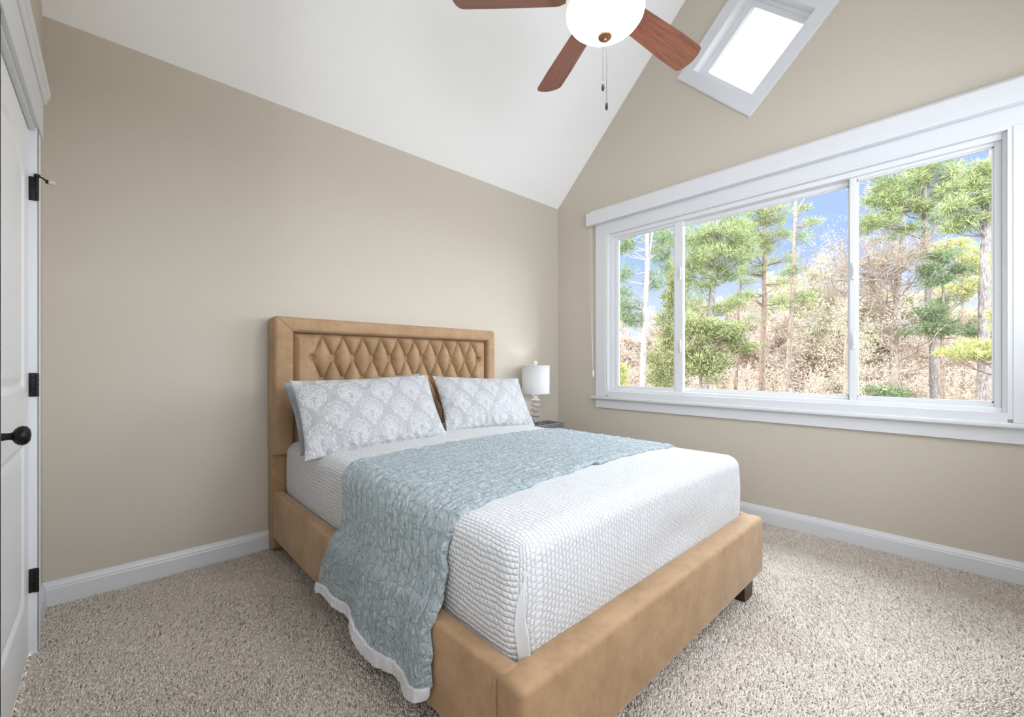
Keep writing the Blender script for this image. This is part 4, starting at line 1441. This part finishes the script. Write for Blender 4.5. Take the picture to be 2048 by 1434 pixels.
# --- left pane
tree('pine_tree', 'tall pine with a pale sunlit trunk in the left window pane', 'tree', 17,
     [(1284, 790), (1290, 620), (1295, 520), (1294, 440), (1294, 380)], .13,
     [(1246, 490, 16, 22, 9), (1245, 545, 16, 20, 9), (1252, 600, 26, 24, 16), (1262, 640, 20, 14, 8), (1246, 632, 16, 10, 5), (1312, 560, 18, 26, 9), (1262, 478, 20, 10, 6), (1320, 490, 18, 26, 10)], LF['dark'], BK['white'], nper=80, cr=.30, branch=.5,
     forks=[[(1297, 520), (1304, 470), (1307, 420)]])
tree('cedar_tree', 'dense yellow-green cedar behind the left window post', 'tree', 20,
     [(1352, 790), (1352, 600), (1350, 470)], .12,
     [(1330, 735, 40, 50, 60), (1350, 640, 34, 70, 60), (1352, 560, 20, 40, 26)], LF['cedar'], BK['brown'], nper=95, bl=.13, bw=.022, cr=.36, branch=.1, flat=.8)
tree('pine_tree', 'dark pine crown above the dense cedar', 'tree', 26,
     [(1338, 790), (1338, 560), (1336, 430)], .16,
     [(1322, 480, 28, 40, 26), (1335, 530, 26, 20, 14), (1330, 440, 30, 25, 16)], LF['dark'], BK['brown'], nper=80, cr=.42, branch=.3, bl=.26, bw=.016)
tree('cedar_shrub', 'small lime-green shrub low in the left corner of the window', 'shrub', 14,
     [(1244, 800), (1244, 760)], .03, [(1243, 752, 9, 30, 22)], LF['lime'], BK['brown'], nper=60, bl=.10, bw=.018, cr=.16, branch=0, flat=1.0)
# --- centre pane
tree('pine_tree', 'big broad-crowned yellow-green pine at the left of the centre pane', 'tree', 18,
     [(1411, 800), (1416, 680), (1424, 590), (1433, 520), (1436, 420), (1438, 360)], .17,
     [(1400, 470, 40, 26, 30), (1450, 465, 44, 28, 34), (1420, 520, 62, 24, 40), (1398, 560, 36, 22, 22), (1465, 545, 26, 20, 14), (1385, 610, 22, 16, 8), (1455, 410, 50, 30, 24), (1440, 620, 22, 14, 7), (1480, 500, 34, 22, 20), (1380, 520, 24, 30, 16), (1475, 600, 26, 12, 8)], LF['pine'], BK['grey'], nper=95, cr=.32, branch=.4)
tree('cedar_tree', 'low bushy cedar under the broad-crowned pine', 'tree', 15,
     [(1402, 800), (1401, 740), (1397, 690)], .07,
     [(1400, 655, 38, 34, 44), (1450, 668, 40, 26, 34), (1385, 715, 24, 44, 30), (1425, 730, 32, 40, 30), (1480, 690, 34, 12, 16)], LF['cedar'], BK['brown'], nper=90, bl=.12, bw=.018, cr=.27, branch=.25, flat=.6,
     forks=[[(1402, 745), (1390, 705), (1386, 680)]])
tree('pine_tree', 'straight pine with layered branches in the middle of the centre pane', 'tree', 22,
     [(1524, 800), (1526, 680), (1528, 590), (1529, 510), (1530, 430), (1530, 380)], .15,
     [(1500, 440, 30, 22, 20), (1545, 430, 36, 18, 20), (1528, 410, 30, 18, 12), (1560, 465, 22, 20, 9), (1500, 520, 22, 14, 8), (1565, 520, 24, 14, 8), (1505, 545, 26, 9, 8), (1570, 562, 24, 8, 7), (1545, 490, 30, 16, 12), (1510, 480, 30, 16, 12), (1490, 590, 24, 8, 6), (1560, 600, 22, 7, 5)], LF['pine'], BK['brown'], nper=85, cr=.34, branch=.8)
tree('pine_tree', 'thin brown pine trunk between the two leafy centre pines', 'tree', 24,
     [(1471, 800), (1474, 690), (1479, 600), (1482, 520), (1484, 440)], .10,
     [(1470, 590, 16, 10, 5), (1498, 560, 14, 14, 5), (1488, 480, 26, 24, 16), (1468, 650, 22, 8, 7), (1500, 640, 14, 6, 3)], LF['pine'], BK['brown'], nper=80, cr=.33, branch=.5)
tree('pine_tree', 'slender leaning pine with a bare pinkish trunk near the blue sky', 'tree', 18,
     [(1569, 795), (1577, 720), (1584, 620), (1587, 520), (1591, 430), (1592, 385), (1590, 340)], .115,
     [(1606, 470, 14, 16, 5), (1620, 415, 14, 10, 4), (1605, 590, 26, 12, 8), (1565, 610, 14, 10, 4), (1614, 605, 14, 8, 4), (1575, 545, 14, 12, 5), (1600, 540, 10, 8, 3), (1630, 445, 18, 12, 5)], LF['pine'], BK['tan'], nper=60, cr=.25, branch=.7,
     forks=[[(1592, 425), (1602, 408), (1613, 392)]])
bare('blossom_tree', 'pale blossoming bare tree against the blue sky beside the right mullion', 'tree', 26,
     [(1700, 800), (1690, 680), (1690, 570), (1684, 480)], .11, 5, 3, 3.2, LF['blossom'], BK['tan'], 520, bl=.09, bw=.018, starts=13, spreadz=.5)
bare('spring_tree', 'pale yellow leafy tree behind the leaning pine', 'tree', 44,
     [(1606, 800), (1606, 690), (1605, 600)], .18, 8, 3, 4.2, LF['pale'], BK['tan'], 900, bl=.30, bw=.10, starts=12, leafr=.55)
# --- right pane
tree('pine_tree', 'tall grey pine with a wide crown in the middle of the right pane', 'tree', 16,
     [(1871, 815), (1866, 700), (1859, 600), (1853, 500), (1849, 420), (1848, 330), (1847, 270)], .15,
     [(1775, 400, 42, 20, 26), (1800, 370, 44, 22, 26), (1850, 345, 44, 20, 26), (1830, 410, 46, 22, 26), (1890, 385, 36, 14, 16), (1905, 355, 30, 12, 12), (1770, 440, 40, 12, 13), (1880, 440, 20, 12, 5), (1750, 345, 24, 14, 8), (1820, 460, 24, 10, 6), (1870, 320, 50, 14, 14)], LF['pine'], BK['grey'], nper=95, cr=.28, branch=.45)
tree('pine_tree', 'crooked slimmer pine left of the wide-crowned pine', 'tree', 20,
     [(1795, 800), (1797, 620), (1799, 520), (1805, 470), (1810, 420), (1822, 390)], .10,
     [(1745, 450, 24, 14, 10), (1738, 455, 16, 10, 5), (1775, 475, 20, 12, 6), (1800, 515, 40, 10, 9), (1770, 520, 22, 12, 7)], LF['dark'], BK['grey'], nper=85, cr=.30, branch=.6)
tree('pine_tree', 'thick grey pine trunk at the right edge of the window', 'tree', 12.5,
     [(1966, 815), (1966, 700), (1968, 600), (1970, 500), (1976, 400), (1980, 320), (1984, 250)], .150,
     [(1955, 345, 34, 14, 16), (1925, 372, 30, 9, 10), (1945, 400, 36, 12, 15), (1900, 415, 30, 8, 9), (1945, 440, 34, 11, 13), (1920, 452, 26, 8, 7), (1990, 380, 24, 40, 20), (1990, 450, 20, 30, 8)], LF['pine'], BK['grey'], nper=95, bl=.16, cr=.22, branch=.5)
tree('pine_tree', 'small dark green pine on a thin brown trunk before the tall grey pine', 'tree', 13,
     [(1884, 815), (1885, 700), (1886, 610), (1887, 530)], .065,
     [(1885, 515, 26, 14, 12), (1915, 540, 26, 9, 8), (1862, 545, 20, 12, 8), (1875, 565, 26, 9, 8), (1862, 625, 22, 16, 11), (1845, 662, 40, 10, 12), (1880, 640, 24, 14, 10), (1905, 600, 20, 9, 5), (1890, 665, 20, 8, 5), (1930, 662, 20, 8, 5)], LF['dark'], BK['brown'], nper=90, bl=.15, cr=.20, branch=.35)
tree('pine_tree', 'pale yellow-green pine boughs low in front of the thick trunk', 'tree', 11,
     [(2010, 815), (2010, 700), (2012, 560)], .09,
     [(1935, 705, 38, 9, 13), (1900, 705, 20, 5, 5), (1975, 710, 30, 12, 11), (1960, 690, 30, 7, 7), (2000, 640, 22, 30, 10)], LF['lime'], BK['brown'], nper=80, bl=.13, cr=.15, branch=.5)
bare('bare_tree', 'two-stemmed leafless tree with brown twigs at the left of the right pane', 'tree', 14,
     [(1792, 815), (1794, 720), (1791, 640), (1792, 560), (1796, 500)], .10, 12, 3, 1.5, LF['rust'], BK['tan'], 420, bl=.09, bw=.016, starts=17, spreadz=.3, leafr=.2,
     forks=[[(1791, 690), (1772, 630), (1752, 580), (1738, 545)], [(1792, 600), (1778, 560), (1770, 520)]])
bare('bare_tree', 'pale forked sapling close behind the two-stemmed bare tree', 'tree', 17,
     [(1780, 815), (1782, 720), (1783, 650)], .085, 31, 2, 1.6, LF['rust'], BK['tan'], 60, bl=.09, bw=.016, starts=8)
tree('evergreen_shrub', 'dark low evergreen shrub at the foot of the bare tree', 'shrub', 13,
     [(1770, 830), (1765, 790)], .03, [(1758, 782, 34, 14, 26), (1800, 790, 26, 9, 12)], LF['dark'], BK['brown'], nper=60, bl=.12, bw=.012, cr=.17, branch=.2)
tree('spring_tree', 'yellow-green leafy tree behind the pines of the right pane', 'tree', 30,
     [(1925, 800), (1925, 640), (1925, 520)], .14,
     [(1930, 560, 42, 40, 34), (1900, 500, 30, 24, 16), (1960, 520, 30, 26, 14)], LF['lime'], BK['brown'], nper=70, bl=.22, bw=.05, cr=.55, branch=.3)
bare('spring_tree', 'small leafy sapling with pale yellow sprays left of the right mullion', 'tree', 12,
     [(1690, 830), (1688, 760), (1690, 690), (1700, 640)], .035, 41, 3, 1.0, LF['pale'], BK['tan'], 240, bl=.06, bw=.016, starts=12, leafr=.18)

# --- background wood: bare and budding trees, each its own
BG = [
    (1236, 40, 700, 'peach', 'peach budding tree far behind the lime shrub'),
    (1262, 48, 640, 'peach', 'peach budding tree far behind the pale pine trunk'),
    (1306, 52, 655, 'blossom', 'pale bare tree far behind the dense cedar'),
    (1376, 46, 640, 'pale', 'pale yellow tree far behind the low bushy cedar'),
    (1445, 50, 600, 'peach', 'peach budding tree far behind the broad-crowned pine'),
    (1492, 40, 600, 'peach', 'rosy tree far behind the thin brown trunk'),
    (1540, 36, 640, 'peach', 'peach bushy tree far behind the straight pine'),
    (1566, 54, 560, 'pale', 'tall pale yellow tree far behind the straight pine'),
    (1632, 40, 720, 'rust', 'low rusty tree under the gap of pale sky'),
    (1662, 34, 700, 'rust', 'low brown twiggy tree under the blossoming tree'),
    (1650, 56, 600, 'pale', 'pale yellow tree far behind the blossoming tree'),
    (1733, 46, 590, 'pale', 'pale yellow tree at the left edge of the right pane'),
    (1765, 40, 610, 'rust', 'brown twiggy tree behind the two-stemmed bare tree'),
    (1830, 42, 600, 'pale', 'pale yellow tree behind the small dark pine'),
    (1850, 30, 690, 'peach', 'peach bush far behind the tall grey trunk'),
    (1905, 36, 640, 'peach', 'orange budding tree left of the thick grey trunk'),
    (1946, 34, 600, 'pale', 'pale yellow tree behind the thick grey trunk'),
    (1985, 38, 610, 'rust', 'brown tree at the far right of the window'),
]
for i, (px, D, topy, lf, lab) in enumerate(BG):
    tr_h = (800 - topy)
    bare('woodland_tree', lab, 'tree', D, [(px, 805), (px + (i % 3 - 1) * 3, 805 - tr_h * .5), (px + (i % 5 - 2) * 3, topy + 25)], .10 + .001 * D, 100 + i, 2,
         2.6 * D / 40, LF[lf], BK['tan'], int(330 + 5 * (800 - topy)), bl=.0055 * D, bw=.0016 * D, starts=13, spreadz=.35, leafr=.012 * D, group='budding trees deep in the wood')


# --- undergrowth that nobody could count
def brush():
    cen, rad_, tw, tr_ = [], [], [], []
    for i in range(2300):
        D = rt.uniform(22, 60); px = rt.uniform(1200, 2060) if i < 1500 else (rt.uniform(760, 1215) if i % 3 else rt.uniform(2050, 2400))
        topy = rt.uniform(675, 800) if D > 35 else rt.uniform(735, 800)
        if i >= 1500 and D > 42: topy = rt.uniform(600, 790)
        p = at(px, topy, D)
        cen.append(tuple(p)); rad_.append(.018 * D * rt.uniform(.6, 1.3))
        if i % 3 == 0:
            q = Vector(p); f = q.copy(); f.z = max(GZ, q.z - 2.5); f += Vector(rt.normal(0, .35, 3))
            tw.append([f, f.lerp(q, .5) + Vector(rt.normal(0, .12, 3)), q + Vector((0, 0, .3))]); tr_.append([.022, .016, .006])
    mb = MB()
    for p, r_ in zip(tw, tr_): mb.tube(p, r_, 4)
    me_o = mb.build('undergrowth_twigs', BK['tan'])
    V, F = tufts(cen, rad_, 46, .17, .035, .1, .8)
    o = raw_mesh('undergrowth', V, F, LF['peach'], None, None, False)
    setp(o, 'tangle of tan and peach undergrowth across the wood floor', 'undergrowth', kind='stuff')
    me_o.parent = o


brush()
